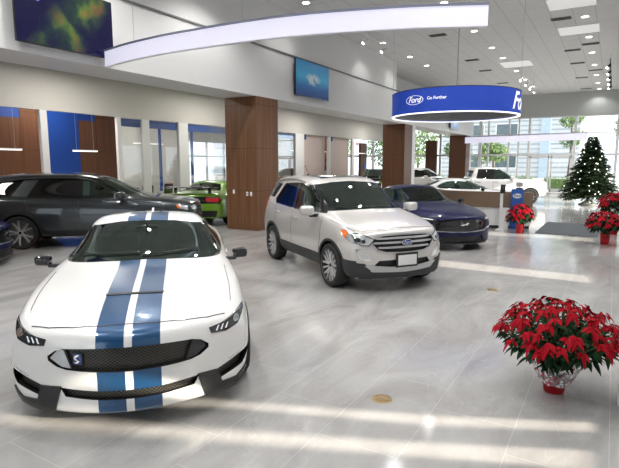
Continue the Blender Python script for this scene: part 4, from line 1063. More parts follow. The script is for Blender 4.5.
def track(x, y0, y1, heads, lb, m, zz):
    t = empty('track_light', (x, (y0+y1)/2, zz), 0, lb, 'track light')
    L = (y1-y0)/2
    b = NB(); box(b, (-.02, -L, -.03), (.02, L, .0)); obj('track', b, m, t)
    for s in (-1, 1): b = NB(); cyl(b, (0, s*L*.8, 0), (0, s*L*.8, ZC-zz), .006, None, 6); obj('hanger_rod', b, m, t)
    for k in range(heads):
        yy = -L*.85+2*L*.85*k/(heads-1)
        b = NB(); cyl(b, (0, yy, -.03), (0, yy, -.12), .015, None, 8); cyl(b, (0, yy+.06, -.13), (-.10, yy-.10, -.28), .05, .06, 14)
        h = obj('spot_head', b, m, t, 40)
        b = NB(); cyl(b, (-.10, yy-.10, -.28), (-.103, yy-.105, -.286), .05, None, 14); obj('lens', b, M_dl, h)
track(-4.1, 26.8, 32.5, 4, 'white track light with four spot heads hanging beyond the round blue sign', M_white, 6.2)
track(-.43, 24.8, 33.0, 5, 'dark track light with spot heads at the right end of the ceiling', M_trim, 6.2)
track(-7.2, 15.6, 17.4, 2, 'small track light with two heads left above the round blue sign', M_white, 6.1)

# ------------------------------------------------------------------ curved light ribbons
def ribbon(pts, z0, z1, lb, name='light_ribbon', th=.05, rods=3, estr=.62):
    ctrl = [Vector((x, y, 0)) for x, y in pts]; path = []
    k = len(ctrl)
    for i in range(k-1):
        p0, p1, p2, p3 = ctrl[max(0, i-1)], ctrl[i], ctrl[i+1], ctrl[min(k-1, i+2)]
        for q in range(8):
            t = q/8; path.append(.5*((2*p1)+(p2-p0)*t+(2*p0-5*p1+4*p2-p3)*t*t+(3*p1-p0-3*p2+p3)*t**3))
    path.append(ctrl[-1]); o = path[len(path)//2].copy(); o.z = z0
    t = empty(name, o, 0, lb, 'hanging light')
    def wall(zl, zh, off0, off1):
        b = NB(); prev = None
        for i, p in enumerate(path):
            a = path[max(0, i-1)]; c = path[min(len(path)-1, i+1)]; d = (c-a).normalized(); n = Vector((d.y, -d.x, 0))
            cur = [b.verts.new(Vector((p.x-o.x, p.y-o.y, zz))+n*oo) for zz, oo in ((zl, off0), (zl, off1), (zh, off1), (zh, off0))]
            if prev:
                for q in range(4): b.faces.new((prev[q], prev[(q+1) % 4], cur[(q+1) % 4], cur[q]))
            else: b.faces.new(cur)
            prev = cur
        b.faces.new(prev[::-1]); return b
    h = z1-z0
    m = principled('ribbon_glow', (.6, .6, .65), .4, emis=(.80, .78, .98), estr=estr)
    obj('diffuser', wall(0, h-.035, th*.4, th), m, t, 30)
    obj('casing', wall(-.002, h-.035, -th, th*.38), M_white, t, 30)
    obj('top_rail', wall(h-.034, h, -th*1.1, th*1.2), principled('ribbon_rail', (.30, .32, .42), .35, .4), t, 30)
    for q in range(rods):
        p = path[int((q+.5)*len(path)/rods)]; b = NB(); cyl(b, (p.x-o.x, p.y-o.y, h), (p.x-o.x, p.y-o.y, ZC-z0), .0035, None, 5); obj('hanging_wire', b, M_satin, t)
    return t
ribbon([(-8.50, 6.66), (-7.7, 6.50), (-7.0, 6.42), (-6.43, 6.39), (-5.02, 6.42), (-3.88, 6.58), (-2.63, 6.96), (-1.95, 7.26), (-1.62, 7.42)], 3.8, 4.10, 'long curved light ribbon glowing lavender white, hanging in the foreground under the ceiling')
ribbon([(-7.3, 29.4), (-5.35, 28.9), (-3.77, 28.45), (-2.39, 28.1), (-1.22, 27.8)], 3.06, 3.42, 'pale curved light ribbon hanging before the glazed far wall', estr=.7)

# ------------------------------------------------------------------ round hanging sign
RX, RY, RR, RZ, RH = -4.20, 15.45, 1.82, 3.30, .66
t = empty('hanging_sign', (RX, RY, RZ), 0, 'large round blue drum sign with white oval emblem, hanging over the reception desk', 'sign')
M_drum = principled('sign_blue_fabric', (.012, .055, .42), .5, emis=(.02, .07, .55), estr=.22)
M_inner = principled('drum_inside_grey', (.34, .34, .345), .7)
b = NB(); lathe(b, [(RR, .03), (RR+.012, .03), (RR+.012, RH), (RR, RH)], 96, closed=True); obj('drum_band', b, M_drum, t, 40)
b = NB(); lathe(b, [(RR-.02, .05), (RR-.004, .05), (RR-.004, RH-.01), (RR-.02, RH-.01)], 96, closed=True); cyl(b, (0, 0, RH-.06), (0, 0, RH-.03), RR-.02, None, 64); obj('inner_lining', b, M_inner, t, 40)
b = NB(); lathe(b, [(RR-.05, 0), (RR+.022, 0), (RR+.022, .028), (RR-.05, .028)], 96, closed=True); obj('light_rim', b, principled('rim_glow', (.9, .9, .9), .4, emis=(1, 1, 1), estr=1.1), t, 40)
b = NB(); lathe(b, [(RR-.02, RH), (RR+.02, RH), (RR+.02, RH+.015), (RR-.02, RH+.015)], 96, closed=True); obj('top_rim', b, M_trim, t, 40)
for a in (.3, 1.8, 3.4, 5.0):
    b = NB(); cyl(b, (RR*math.cos(a), RR*math.sin(a), RH), (RR*math.cos(a), RR*math.sin(a), ZC-RZ), .006, None, 6); obj('hanging_wire', b, M_satin, t)
M_sign_w = principled('sign_white', (.9, .9, .9), .5, emis=(1, 1, 1), estr=.5)
def wrap(bm, a0, z, R, sub=.05):
    """bend flat lettering round the drum, centred on angle a0"""
    bmesh.ops.triangulate(bm, faces=bm.faces[:])
    for v in bm.verts:
        a = a0 + v.co.x/R; v.co = Vector((R*math.cos(a), R*math.sin(a), z+v.co.y))
    return bm
def emblem(a0, z, wd, ht):
    b = NB(); N_ = 48
    for r0, r1 in ((.94, 1.0),):
        A = [b.verts.new((wd/2*r0*math.cos(2*PI*k/N_)*1., ht/2*(r0-.03)*math.sin(2*PI*k/N_), 0)) for k in range(N_)]; B = [b.verts.new((wd/2*r1*math.cos(2*PI*k/N_), ht/2*r1*math.sin(2*PI*k/N_), 0)) for k in range(N_)]
        for k in range(N_): b.faces.new((A[k], A[(k+1) % N_], B[(k+1) % N_], B[k]))
    p = obj('oval_outline', wrap(b, a0, z, RR+.020), M_sign_w, t)
    obj('emblem_script', wrap(text_mesh('Ford', ht*.86, .35, .004), a0, z, RR+.020), M_sign_w, p)
emblem(-PI/2-.36, .37, .60, .25)
obj('slogan_lettering', wrap(text_mesh('Go Further', .115, 0, .002), -PI/2-.36+.56/RR+.06, .39, RR+.020), M_sign_w, t)
obj('large_emblem_script', wrap(text_mesh('Ford', .66, .35, .014), .0, .34, RR+.020), M_sign_w, t)

# ------------------------------------------------------------------ televisions
def tv(y0, y1, z0, z1, mat, lb, x=XB, tilt=.0):
    yc, zc = (y0+y1)/2, (z0+z1)/2
    t = empty('wall_television', (x+.10, yc, zc), 0, lb, 'television')
    hy, hz = (y1-y0)/2, (z1-z0)/2; r = Euler((0, tilt, 0))
    b = NB(); box(b, (-.02, -hy, -hz), (.03, hy, hz), .008, r, (0, 0, 0)); obj('casing', b, M_gloss, t, 40)
    b = NB(); box(b, (.028, -hy+.015, -hz+.02), (.033, hy-.015, hz-.015), 0, r, (0, 0, 0)); obj('screen', b, mat, t)
    b = NB(); box(b, (-.098, -.15, -.12), (-.02, .15, .12)); obj('wall_bracket', b, M_black, t)
def screen_mat(name, kind):
    m, nt, b = newmat(name); co, x, y, z = coords(nt)
    n = N(nt, 'ShaderNodeTexNoise'); n.inputs['Scale'].default_value = 2.2 if kind == 'space' else 3.5; n.inputs['Detail'].default_value = 7; nt.links.new(co, n.inputs['Vector'])
    if kind == 'space':
        c = ramp(nt, n.outputs['Fac'], [(.35, (.004, .004, .03)), (.5, (.02, .05, .03)), (.6, (.10, .16, .03)), (.72, (.30, .16, .03))])
        s = N(nt, 'ShaderNodeTexVoronoi'); s.inputs['Scale'].default_value = 22; nt.links.new(co, s.inputs['Vector'])
        st = math_node(nt, 'LESS_THAN', s.outputs['Distance'], .06)
        # a bright band running diagonally, a blue star
        d = math_node(nt, 'ABSOLUTE', math_node(nt, 'SUBTRACT', math_node(nt, 'ADD', y, math_node(nt, 'MULTIPLY', z, -.7)), .12))
        band = math_node(nt, 'SUBTRACT', 1., math_node(nt, 'MINIMUM', math_node(nt, 'MULTIPLY', d, 1.7), 1.))
        c = mixcol(nt, band, (.003, .003, .035), c); c = mixcol(nt, math_node(nt, 'MULTIPLY', st, .8), c, (.5, .5, .8))
        dd = math_node(nt, 'SQRT', math_node(nt, 'ADD', math_node(nt, 'POWER', math_node(nt, 'ADD', y, .55), 2.), math_node(nt, 'POWER', math_node(nt, 'SUBTRACT', z, .22), 2.)))
        c = mixcol(nt, math_node(nt, 'LESS_THAN', dd, .035), c, (.35, .25, 1.))
    else:
        zz = math_node(nt, 'MULTIPLY_ADD', z, .85, .5)
        c = ramp(nt, zz, [(.0, (.004, .03, .14)), (.3, (.01, .10, .30)), (.55, (.03, .30, .50)), (1., (.02, .16, .36))])
        dd = math_node(nt, 'ADD', math_node(nt, 'POWER', math_node(nt, 'MULTIPLY', y, 1.1), 2.), math_node(nt, 'POWER', math_node(nt, 'MULTIPLY', math_node(nt, 'ADD', z, -.02), 2.6), 2.))
        f = math_node(nt, 'MULTIPLY', math_node(nt, 'SUBTRACT', 1., math_node(nt, 'MINIMUM', math_node(nt, 'MULTIPLY', dd, 3.), 1.)), math_node(nt, 'GREATER_THAN', n.outputs['Fac'], .47))
        c = mixcol(nt, f, c, (.45, .50, .50))
    nt.links.new(c, b.inputs['Emission Color']); b.inputs['Emission Strength'].default_value = .6 if kind == 'sea' else 1.3; b.inputs['Base Color'].default_value = (.005, .005, .006, 1); b.inputs['Roughness'].default_value = .12
    return m
tv(5.0, 6.92, 3.97, 5.05, screen_mat('star_screen', 'space'), 'large wall television showing stars and a green nebula, top left')
tv(13.62, 15.75, 4.06, 5.18, screen_mat('sea_screen', 'sea'), 'wall television showing a blue sea picture, above the wood column')
tv(31.1, 33.0, 4.03, 4.75, screen_mat('dim_screen', 'sea'), 'small distant television on the bulkhead seen below the round blue sign')

# ------------------------------------------------------------------ reception desk and what stands by it
t = empty('reception_desk', (-3.6, 16.2, 0), 0, 'reception desk with woven brown upper front and white base, under the round blue sign', 'desk')
def arc_band(bm, pts, z0, z1, th):
    prev = None
    for i, p in enumerate(pts):
        a = Vector(pts[max(0, i-1)]); c = Vector(pts[min(len(pts)-1, i+1)]); d = (c-a).normalized(); n = Vector((d.y, -d.x))
        q = [Vector(p)+n*0, Vector(p)-n*th]
        cur = [bm.verts.new((*q[0], z0)), bm.verts.new((*q[1], z0)), bm.verts.new((*q[1], z1)), bm.verts.new((*q[0], z1))]
        if prev:
            for k in range(4): bm.faces.new((prev[k], prev[(k+1) % 4], cur[(k+1) % 4], cur[k]))
        else: bm.faces.new(cur)
        prev = cur
    bm.faces.new(prev[::-1])
dk = [(-1.45, .75), (-1.30, .30), (-1.12, .0), (-.85, -.20), (-.45, -.32), (.0, -.36), (.6, -.30), (1.2, -.18), (1.62, .05)]
m, nt, bb = newmat('woven_tan'); co, x, y, z = coords(nt)
wv = N(nt, 'ShaderNodeTexWave'); wv.inputs['Scale'].default_value = 14; wv.inputs['Distortion'].default_value = 1.5; wv.bands_direction = 'Z'; nt.links.new(co, wv.inputs['Vector'])
nt.links.new(ramp(nt, wv.outputs['Fac'], [(0, (.17, .115, .075)), (1, (.27, .19, .13))]), bb.inputs['Base Color']); bb.inputs['Roughness'].default_value = .4
b = NB(); arc_band(b, dk, .63, 1.10, .12); obj('upper_front', b, m, t, 40)
b = NB(); arc_band(b, [(x*.97, y+.04) for x, y in dk], .09, .63, .06); obj('white_base', b, M_white, t, 40)
b = NB(); arc_band(b, [(x*.95, y+.09) for x, y in dk], 0, .09, .05); obj('toe_kick', b, M_trim, t, 40)
b = NB(); arc_band(b, [(x*1.0, y+.10) for x, y in dk], .74, .77, .55); obj('worktop', b, M_white, t, 40)
t = empty('tablet_stand', (-2.72, 15.62, 0), 0, 'slim white floor stand holding a dark tablet beside the reception desk', 'stand')
b = NB(); box(b, (-.08, -.03, .02), (.0, .03, 1.15), .01); obj('post', b, M_white, t, 40)
b = NB(); box(b, (-.16, -.16, 0), (.10, .16, .02), .005); obj('base_plate', b, M_white, t, 40)
b = NB(); box(b, (-.08, -.045, 1.08), (.06, -.02, 1.34), .008, Euler((-.25, 0, 0))); tb = obj('tablet', b, M_gloss, t, 40)
b = NB(); box(b, (-.0, -.02, .0), (.18, .03, .66), .004); obj('leaflet_panel', b, M_white, t)
t = empty('standing_sign', (-2.36, 15.95, 0), .12, 'tall blue standing sign with white oval emblem behind the small poinsettia', 'sign')
b = NB(); box(b, (-.19, -.03, 0), (.15, .03, 1.20), .006); obj('blue_board', b, principled('board_blue', (.02, .10, .42), .4), t, 40)
b = NB(); box(b, (-.24, -.10, 0), (.20, .10, .015), .004); obj('base_plate', b, M_satin, t, 40)
b = NB(); cyl(b, (0, 0, 0), (0, 0, .008), .5, None, 40)
for v in b.verts: v.co = Vector((v.co.x*.25-.02, -.0315-v.co.z, 1.0+v.co.y*.14))
o1 = obj('oval_emblem', b, M_white, t)
tm = text_mesh('Ford', .11, .3, .002)
for v in tm.verts: v.co = Vector((v.co.x-.02, -.0405, 1.0+v.co.y))
obj('emblem_script', tm, M_ford, o1)
t = empty('brochure_rack', (-2.50, 17.1, 0), 0, 'clear and chrome brochure rack standing between desk and blue sign', 'rack')
b = NB(); cyl(b, (0, 0, 0), (0, 0, 1.38), .02, None, 12); box(b, (-.14, -.14, 0), (.14, .14, .02), .01); obj('pole', b, M_satin, t, 40)
for k in range(2): b = NB(); box(b, (-.10, -.05, 1.05+k*.17), (.10, -.02, 1.19+k*.17), .005); obj('pocket', b, M_satin if k else M_trim, t)
b = NB(); box(b, (-1.78, 15.35, .001), (-.24, 18.5, .012), .004); tag(obj('entrance_mat', b, principled('mat_grey', (.085, .095, .105), .95, bump=(140, .5))), 'dark blue grey rectangular floor mat before the Christmas tree', 'mat')
for k, (x, y, r, lb) in enumerate(((-1.53, 3.75, .085, 'nearer round brass floor box in the foreground tiles'), (-1.48, 8.05, .085, 'farther round brass floor box, in line with the big poinsettia'))):
    t = empty('floor_box', (x, y, 0), 0, lb, 'floor box', 'brass floor boxes')
    b = NB(); lathe(b, [(.0, .004), (.062, .004), (.064, .002), (.068, .002), (.070, .006), (.083, .003), (.085, 0), (0, 0)], 36); obj('brass_ring', b, principled('brass', (.42, .30, .14), .35, .9), t, 40)
    b = NB(); cyl(b, (0, 0, .004), (0, 0, .0055), .060, None, 30); box(b, (-.03, -.006, .0055), (.03, .006, .0065)); obj('lid', b, principled('old_brass', (.30, .22, .12), .5, .8), t)

# ------------------------------------------------------------------ poinsettias
M_bract = principled('red_bract', (.30, .004, .012), .8, spec=.12); M_leaf = principled('deep_green_leaf', (.012, .042, .014), .7, spec=.2); M_pot = principled('red_foil', (.42, .01, .02), .25, .4)
M_wrap = glass('clear_wrap', (.93, .93, .94), .10, .08); M_stem = principled('green_stem', (.06, .12, .04), .6)
def leaf(bm, p, d, L, W, droop, rnd_, up=Vector((0, 0, 1))):
    """pointed leaf: starts at p, runs along d, bends down"""
    d = d.normalized(); s = d.cross(up)
    if s.length < .05: s = Vector((1, 0, 0))
    s.normalize(); n = s.cross(d); rows = []
    prof = ((0, .06), (.18, .55), (.42, 1.), (.68, .72), (.87, .34), (1, .0)); k = rnd_.uniform(-.35, .35)
    for t_, w_ in prof:
        c = p + d*L*t_ + Vector((0, 0, -1))*droop*L*t_*t_
        sw = s*math.cos(k)+n*math.sin(k)
        if w_ == 0: rows.append([bm.verts.new(c)])
        else: rows.append([bm.verts.new(c-sw*W*w_*.5+n*W*.10*w_), bm.verts.new(c), bm.verts.new(c+sw*W*w_*.5+n*W*.10*w_)])
    for a, b_ in zip(rows, rows[1:]):
        if len(b_) == 1: bm.faces.new((a[0], a[1], b_[0])); bm.faces.new((a[1], a[2], b_[0]))
        else: bm.faces.new((a[0], a[1], b_[1], b_[0])); bm.faces.new((a[1], a[2], b_[2], b_[1]))
def poinsettia(loc, rx, rz, zc, heads, pot_r, pot_h, lb, seed, wrap_=True, bl=.12, z_off=0):
    q = random.Random(seed); t = empty('poinsettia', loc, 0, lb, 'plant', 'potted poinsettias')
    b = NB(); lathe(b, [(0, 0), (pot_r*.80, 0), (pot_r*.84, .01), (pot_r*.9, pot_h*.4), (pot_r, pot_h*.96), (pot_r*1.04, pot_h), (pot_r*.95, pot_h), (pot_r*.9, pot_h*.9), (0, pot_h*.88)], 32)
    pot = obj('pot', b, M_pot, t, 40)
    if wrap_:
        w_ = NB(); n = 44; rings = []
        for k in range(9):
            f = k/8; z = pot_h*.45+f*(zc*.48); r0 = pot_r*(1.0+1.25*f**.7)
            rings.append([w_.verts.new(((r0*(1+.10*f*math.sin(a*9+k)+q.uniform(-.07, .07)*f))*math.cos(a), (r0*(1+.10*f*math.sin(a*9+k)+q.uniform(-.07, .07)*f))*math.sin(a), z+q.uniform(-.012, .012))) for a in [2*PI*j/n for j in range(n)]])
        for A, B in zip(rings, rings[1:]):
            for j in range(n): w_.faces.new((A[j], A[(j+1) % n], B[(j+1) % n], B[j]))
        obj('clear_wrap', w_, M_wrap, t)
        # printed dots of the wrap: small red and white flowers
        for nm, mt in (('wrap_print_red', principled('print_red', (.6, .03, .05), .5)), ('wrap_print_white', principled('print_white', (.85, .86, .9), .4))):
            d_ = NB()
            for _ in range(150):
                a = q.uniform(0, 2*PI); f = q.uniform(.0, .85); z = pot_h*.5+f*(zc*.46); r0 = pot_r*(1.04+1.25*f**.7)
                c = Vector((r0*math.cos(a), r0*math.sin(a), z)); tn = Vector((-math.sin(a), math.cos(a), 0)); u = Vector((math.cos(a)*.4, math.sin(a)*.4, .9)); s = q.uniform(.006, .014) if 'red' in nm else q.uniform(.006, .018)
                vs = [d_.verts.new(c+tn*s*math.cos(e)+u*s*math.sin(e)) for e in [2*PI*j/5 for j in range(5)]]; d_.faces.new(vs)
            obj(nm, d_, mt, t)['kind'] = 'stuff'
    pts = []
    for k in range(heads):
        f = (k+.5)/heads; ph = math.acos(1-f*1.10) ; a = k*2.39996+q.uniform(-.3, .3)
        pts.append(Vector((rx*math.sin(ph)*math.cos(a), rx*math.sin(ph)*math.sin(a), zc+rz*math.cos(ph)*1.0+q.uniform(-.03, .03))))
    st = NB()
    for p in pts: tube(st, [(p.x*.05, p.y*.05, pot_h*.8), (p.x*.45, p.y*.45, lerp(pot_h, p.z, .55)), tuple(p)], .006, 5)
    obj('stems', st, M_stem, t)
    lf = NB()
    for p in pts:
        for k in range(8):
            a = q.uniform(0, 2*PI); f = q.uniform(.55, .98); c = Vector((p.x*f, p.y*f, lerp(pot_h, p.z, f)-.02)); out = Vector((p.x, p.y, 0)); out = out.normalized()*.8 if out.length > .01 else out
            leaf(lf, c, Vector((math.cos(a), math.sin(a), q.uniform(-.5, .2)))+out, bl*q.uniform(.9, 1.35), bl*.55, q.uniform(.2, .7), q)
    obj('leaves', lf, M_leaf, t)
    for p in pts:
        fb = NB(); tilt = Vector((p.x, p.y, 0))*.9/rx+Vector((0, 0, 1)); tilt.normalize()
        M = tilt.to_track_quat('Z', 'Y').to_matrix(); m_ = 7 + q.randint(0, 3)
        for k in range(m_):
            a = 2*PI*k/m_+q.uniform(-.2, .2); ln = bl*(q.uniform(.75, 1.15) if k % 2 else q.uniform(.55, .8))
            leaf(fb, p+tilt*.004*k, M@Vector((math.cos(a), math.sin(a), q.uniform(-.1, .55))), ln, ln*.52, q.uniform(.3, 1.0), q, tilt)
        f_ = obj('flower_head', fb, M_bract, t)
    return t
poinsettia((-.31, 4.66, 0), .45, .26, .50, 96, .10, .16, 'large poinsettia in red foil pot with clear printed wrap, right foreground', 3, True, .080)
poinsettia((-2.14, 15.12, 0), .32, .33, .47, 34, .11, .27, 'small poinsettia in red pot before the blue standing sign', 5, False, .12)
poinsettia((-.06, 14.1, 0), .40, .28, .50, 38, .115, .27, 'poinsettia in red pot at the right edge, nearer of the pair', 9, False, .125)
poinsettia((.10, 16.2, 0), .36, .30, .83, 34, .14, .50, 'poinsettia standing behind the nearer right edge poinsettia, taller of the pair', 11, False, .125)

# ------------------------------------------------------------------ Christmas tree
TX, TY, TH, TR = -.92, 27.3, 3.18, 1.27
t = empty('christmas_tree', (TX, TY, 0), 0, 'tall dark green Christmas tree with white lights by the glazed front', 'christmas tree')
b = NB(); cyl(b, (0, 0, .04), (0, 0, TH*.93), .06, .01, 12); obj('trunk', b, principled('bark', (.06, .035, .02), .9), t, 40)
q = random.Random(4); m, nt, bb = newmat('fir_needles'); co, x, y, z = coords(nt); n = N(nt, 'ShaderNodeTexNoise'); n.inputs['Scale'].default_value = 5; nt.links.new(co, n.inputs['Vector'])
nt.links.new(ramp(nt, n.outputs['Fac'], [(.35, (.014, .036, .014)), (.65, (.055, .10, .042))]), bb.inputs['Base Color']); bb.inputs['Roughness'].default_value = .7
fo = NB(); tips = []
for k in range(950):
    f = (k/950)**.8; z0 = .28+f*(TH-.36); R0 = TR*(1-f)**.85*q.uniform(.62, 1.12)+.06; a = k*2.39996
    p0 = Vector((0, 0, z0+.10)); p1 = Vector((R0*math.cos(a), R0*math.sin(a), z0-.10*R0+q.uniform(-.05, .10))); tips.append((p1.copy(), f))
    d = p1-p0; L = d.length; m_ = max(3, int(L/.055)); s = d.cross(Vector((0, 0, 1))).normalized()
    for j in range(m_):
        u = (j+1)/m_
        if u < .35 and L > .5: continue
        c = p0.lerp(p1, u); w_ = .21*(1.15-u*.5)
        for sg in (-1, 1):
            e = c+s*sg*w_+d.normalized()*.10+Vector((0, 0, q.uniform(-.06, .06)))
            vs = [fo.verts.new(c), fo.verts.new(c.lerp(e, .5)+Vector((0, 0, .022))+d.normalized()*.02), fo.verts.new(e), fo.verts.new(c.lerp(e, .5)-d.normalized()*.06-Vector((0, 0, .02)))]; fo.faces.new(vs)
    vs = [fo.verts.new(p1+d.normalized()*.08), fo.verts.new(p1+s*.05), fo.verts.new(p1-d.normalized()*.08), fo.verts.new(p1-s*.05)]; fo.faces.new(vs)
obj('foliage', fo, m, t)
b = NB(); lathe(b, [(0, 0), (.42, 0), (.44, .03), (.25, .12), (.10, .24), (0, .26)], 28); obj('tree_skirt', b, M_white, t, 50)
M_bulb = principled('bulb_glow', (1, 1, 1), .3, emis=(1, .98, .95), estr=2.2)
sp = NB(); pth = []
for k in range(241):
    f = k/240; a = f*2*PI*9+3.1; r_ = TR*(1-f)**.85*.98+.03; pth.append((r_*math.cos(a), r_*math.sin(a), .32+f*(TH-.42)-.10*r_))
tube(sp, pth, .004, 4); ls = obj('light_string', sp, M_leaf, t)
bm0 = NB(); sphere(bm0, (0, 0, 0), .024, (1, 1, 1), 8, 6); bmesh_ = bpy.data.meshes.new('bulb'); bm0.to_mesh(bmesh_); bm0.free(); bmesh_.materials.append(M_bulb)
vis = [tp for tp in tips if tp[0].y < .35]; q.shuffle(vis)
for p, f in vis[:98]:
    o = bpy.data.objects.new('bulb', bmesh_); C.objects.link(o); o.parent = ls; o.location = p*1.02+Vector((0, 0, .02))

# ------------------------------------------------------------------ the offices
def bar_light(x, y0, y1, z, lb):
    t = empty('bar_pendant', (x, (y0+y1)/2, z), 0, lb, 'pendant light', 'bar pendants in the offices'); L = (y1-y0)/2
    b = NB(); box(b, (-.04, -L, .02), (.04, L, .055), .01); obj('housing', b, M_white, t, 40)
    b = NB(); box(b, (-.035, -L+.01, .0), (.035, L-.01, .019)); obj('diffuser', b, principled('bar_glow', (1, 1, 1), .5, emis=(1, .97, .9), estr=1.6), t)
    for s in (-1, 1): b = NB(); cyl(b, (0, s*L*.7, .055), (0, s*L*.7, 4.6-z), .004, None, 5); obj('hanging_wire', b, M_satin, t)
bar_light(-15, 7.3, 8.60, 2.33, 'white bar pendant at the left edge before the wood panel'); bar_light(-15, 10.25, 11.15, 2.33, 'white bar pendant between the blue panel and the wood panel')
bar_light(-16.2, 13.7, 15.2, 2.72, 'white bar pendant behind the office glass above the black chair')
bar_light(-15.2, 22.8, 28.4, 2.62, 'long white bar pendant before the frosted panels'); bar_light(-15.5, 29.2, 33.8, 2.62, 'white bar pendant in the shelf room')
def office_chair(loc, rz, lb):
    t = empty('office_chair', loc, rz, lb, 'chair', 'black office chairs')
    b = NB(); box(b, (-.24, -.24, .46), (.24, .24, .54), .04); obj('seat', b, M_black, t, 40)
    b = NB(); box(b, (-.23, .20, .56), (.23, .27, 1.12), .05, Euler((-.12, 0, 0))); obj('backrest', b, M_black, t, 40)
    b = NB(); cyl(b, (0, 0, .10), (0, 0, .46), .025, None, 10); obj('column', b, M_satin, t, 40)
    for k in range(5): b = NB(); a = 2*PI*k/5; tube(b, [(0, 0, .11), (.28*math.cos(a), .28*math.sin(a), .07)], .018, 6); sphere(b, (.28*math.cos(a), .28*math.sin(a), .035), .032, (1, 1, 1), 8, 6); obj('leg', b, M_black, t, 40)
    for s in (-1, 1): b = NB(); tube(b, [(s*.24, .1, .50), (s*.29, .1, .70), (s*.29, -.12, .72)], .018, 6); obj('armrest', b, M_black, t, 40)
def desk(loc, rz, w_, lb, m=None):
    t = empty('office_desk', loc, rz, lb, 'desk')
    m = m or mWoodD
    b = NB(); box(b, (-w_/2, -.38, .70), (w_/2, .38, .74), .006); obj('top', b, m, t, 40)
    b = NB(); box(b, (-w_/2+.04, -.33, .12), (w_/2-.04, -.31, .70)); obj('modesty_panel', b, m, t)
    for s in (-1, 1): b = NB(); box(b, (s*(w_/2-.05)-.02, -.36, 0), (s*(w_/2-.05)+.02, .36, .70)); obj('leg', b, m, t)
    return t
def monitor(loc, rz, lb):
    t = empty('monitor', loc, rz, lb, 'monitor')
    b = NB(); box(b, (-.27, -.015, .14), (.27, .015, .46), .008); obj('screen', b, M_gloss, t, 40)
    b = NB(); cyl(b, (0, .0, 0), (0, 0, .2), .02, None, 10); box(b, (-.11, -.08, 0), (.11, .08, .012), .004); obj('foot', b, M_black, t, 40)
desk((-15.1, 14.9, 0), PI/2, 1.7, 'wooden desk behind the office glass left of the green car', wood('light_desk_wood', (.30, .19, .11), (.42, .28, .17)))
monitor((-15.0, 15.15, .74), PI/2, 'black monitor on the desk behind the office glass')
office_chair((-15.0, 13.1, 0), .4, 'black office chair behind the glass beside the nose of the grey SUV'); office_chair((-16.1, 15.1, 0), -PI/2, 'black office chair behind the wooden office desk')
b = NB(); box(b, (-15.3, 12.7, 0), (-15.2, 12.9, .1)); b.free()
# shelf unit of the far room
t = empty('shelf_unit', (-18.4, 33.0, 0), 0, 'brown open shelving with small items in the room behind the black truck', 'shelf')
b = NB(); box(b, (-.40, -2.4, 0), (-.36, 2.4, 3.1)); obj('back_board', b, mWood, t)
for z in (.4, 1.05, 1.7, 2.35, 3.0): b = NB(); box(b, (-.36, -2.4, z), (.0, 2.4, z+.04)); obj('shelf', b, mWood, t)
for y in (-2.4, -1.2, 0, 1.2, 2.36): b = NB(); box(b, (-.36, y, 0), (.0, y+.04, 3.1)); obj('upright', b, mWood, t)
q = random.Random(12)
wh = ('nearest the photo left', 'left of centre', 'right of centre', 'nearest the far column')
lv = ('bottom', 'second', 'third', 'top')
for k in range(14):
    r_, c_ = k % 4, (k*3+k//4) % 4
    z = (.44, 1.09, 1.74, 2.39)[r_]; y = 33-1.8+c_*1.2+q.uniform(-.3, .3); h = q.uniform(.18, .36)
    i_ = q.randint(0, 4); m = [M_white, mBlueB, M_trim, principled('box_amber', (.5, .25, .06), .6), M_plate][i_]
    b = NB(); box(b, (-.11, -.09, 0), (.11, .09, h), .008); o = obj('parts_box', b, m, None, 40, (-18.52, y, z+.001)); tag(o, '%s box, %s board of far shelving, bay %s' % (('white', 'blue', 'black', 'amber', 'pale')[i_], lv[r_], wh[c_]), 'box', 'boxes on the far shelving')
t = empty('exit_sign', (XW-.9, 31.2, 3.22), PI/2, 'small exit sign glowing red in the shelf room', 'sign')
b = NB(); box(b, (-.16, -.02, -.10), (.16, .02, .10), .008); obj('casing', b, M_white, t, 40)
b = NB(); cyl(b, (0, 0, .1), (0, 0, 1.38), .008, None, 6); obj('hanging_rod', b, M_satin, t)
tm = text_mesh('EXIT', .15, 0, .004)
for v in tm.verts: v.co = Vector((v.co.x, -.022, v.co.y))
obj('lettering', tm, principled('exit_red', (.6, .02, .02), .5, emis=(1, .05, .04), estr=1.5), t)
b = NB(); box(b, (-.03, -.2, -.0), (.03, .2, .35), .01); tag(obj('blue_banner', b, mBlueB, None, 40, (-17.0, 37.0, 1.5)), 'small blue panel beside the far brown office panel', 'panel')
b = NB(); box(b, (-17.2, 36.3, 0), (-17.0, 37.4, 3.5)); struct('wall_far_panel', b, mWoodD)
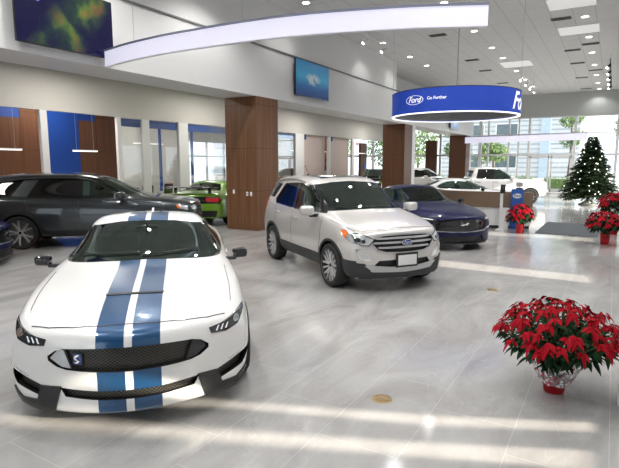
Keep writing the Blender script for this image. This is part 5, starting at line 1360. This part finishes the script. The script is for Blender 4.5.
# switches on the columns
def plate(y, z, x, lb, two=False, lateral=True, xx=0, col=None):
    t = empty('wall_plate', (x, y, z), 0, lb, 'wall plate', 'white wall plates on the wood column')
    b = NB(); box(b, (-.035, -.012, -.06), (.035, 0, .06), .004); obj('plate', b, M_white, t, 40)
    b = NB(); box(b, (-.012, -.018, -.025), (.012, -.012, .025), .002); obj('rocker', b, col or M_white, t, 40)
plate(11.737, 1.12, -9.62, 'white switch plate near the left edge of the wood column'); plate(11.737, 1.07, -9.12, 'dark-faced socket plate on the wood column', col=M_black); plate(11.737, 1.07, -8.98, 'white switch plate beside the dark-faced socket plate')
b = NB(); box(b, (-.13, -.03, 0), (.13, .03, 1.30), .01); tag(obj('info_board', b, principled('light_blue_board', (.55, .68, .78), .4), None, 40, (-9.35, 13.6, 0)), 'pale blue info board standing behind the wood column and the silver SUV', 'board')
# ------------------------------------------------------------------ camera, light
cam = bpy.data.objects.new('camera', bpy.data.cameras.new('camera')); C.objects.link(cam)
cam.location = (0, 0, 1.96); cam.rotation_euler = (math.radians(90-8.003), 0, math.radians(30.841))
cam.data.sensor_width = 36; cam.data.lens = 505/619*36; cam.data.clip_end = 500
sc = bpy.context.scene; sc.camera = cam
w = bpy.data.worlds.new('sky'); sc.world = w; w.use_nodes = True; nt = w.node_tree
bg = nt.nodes['Background']; bg.inputs[0].default_value = (.86, .93, 1.0, 1); bg.inputs[1].default_value = 2.2
def lamp(typ, name, loc, energy, col=(1, 1, 1), size=.3, rot=(0, 0, 0), **k):
    l = bpy.data.lights.new(name, typ); l.energy = energy; l.color = col
    if typ == 'AREA': l.size = size
    elif typ != 'SUN': l.shadow_soft_size = size
    for a, v in k.items(): setattr(l, a, v)
    o = bpy.data.objects.new(name, l); C.objects.link(o); o.location = loc; o.rotation_euler = rot; return o
sd = Vector((-1, 0, -sunT)); o = lamp('SUN', 'sun', (8, 10, 8), 14.0, (1, .90, .74)); o.rotation_euler = sd.to_track_quat('-Z', 'Y').to_euler(); o.data.angle = math.radians(1.2)
for x, y in DOWN+UNSEEN: lamp('SPOT', 'downlight_lamp', (x, y, ZC-.03), 60 if (y > 35 or (x < -7 and y > 12)) else 330, (1, .985, .96), .07, spot_size=math.radians(130), spot_blend=.6)
for x, y in OFFICE: lamp('AREA', 'office_lamp', (x, y, 4.55), 110, (1, .95, .88), 1.0)
sc.view_settings.view_transform = 'Standard'; sc.view_settings.look = 'None'; sc.view_settings.exposure = 0.0; sc.view_settings.gamma = 1
try: sc.view_settings.use_curve_mapping = False
except Exception: pass
sc.cycles.max_bounces = 8; sc.cycles.diffuse_bounces = 4; sc.cycles.glossy_bounces = 4; sc.cycles.transparent_max_bounces = 16
sc.cycles.use_denoising = True; sc.cycles.caustics_reflective = False; sc.cycles.caustics_refractive = False; sc.cycles.sample_clamp_indirect = 6
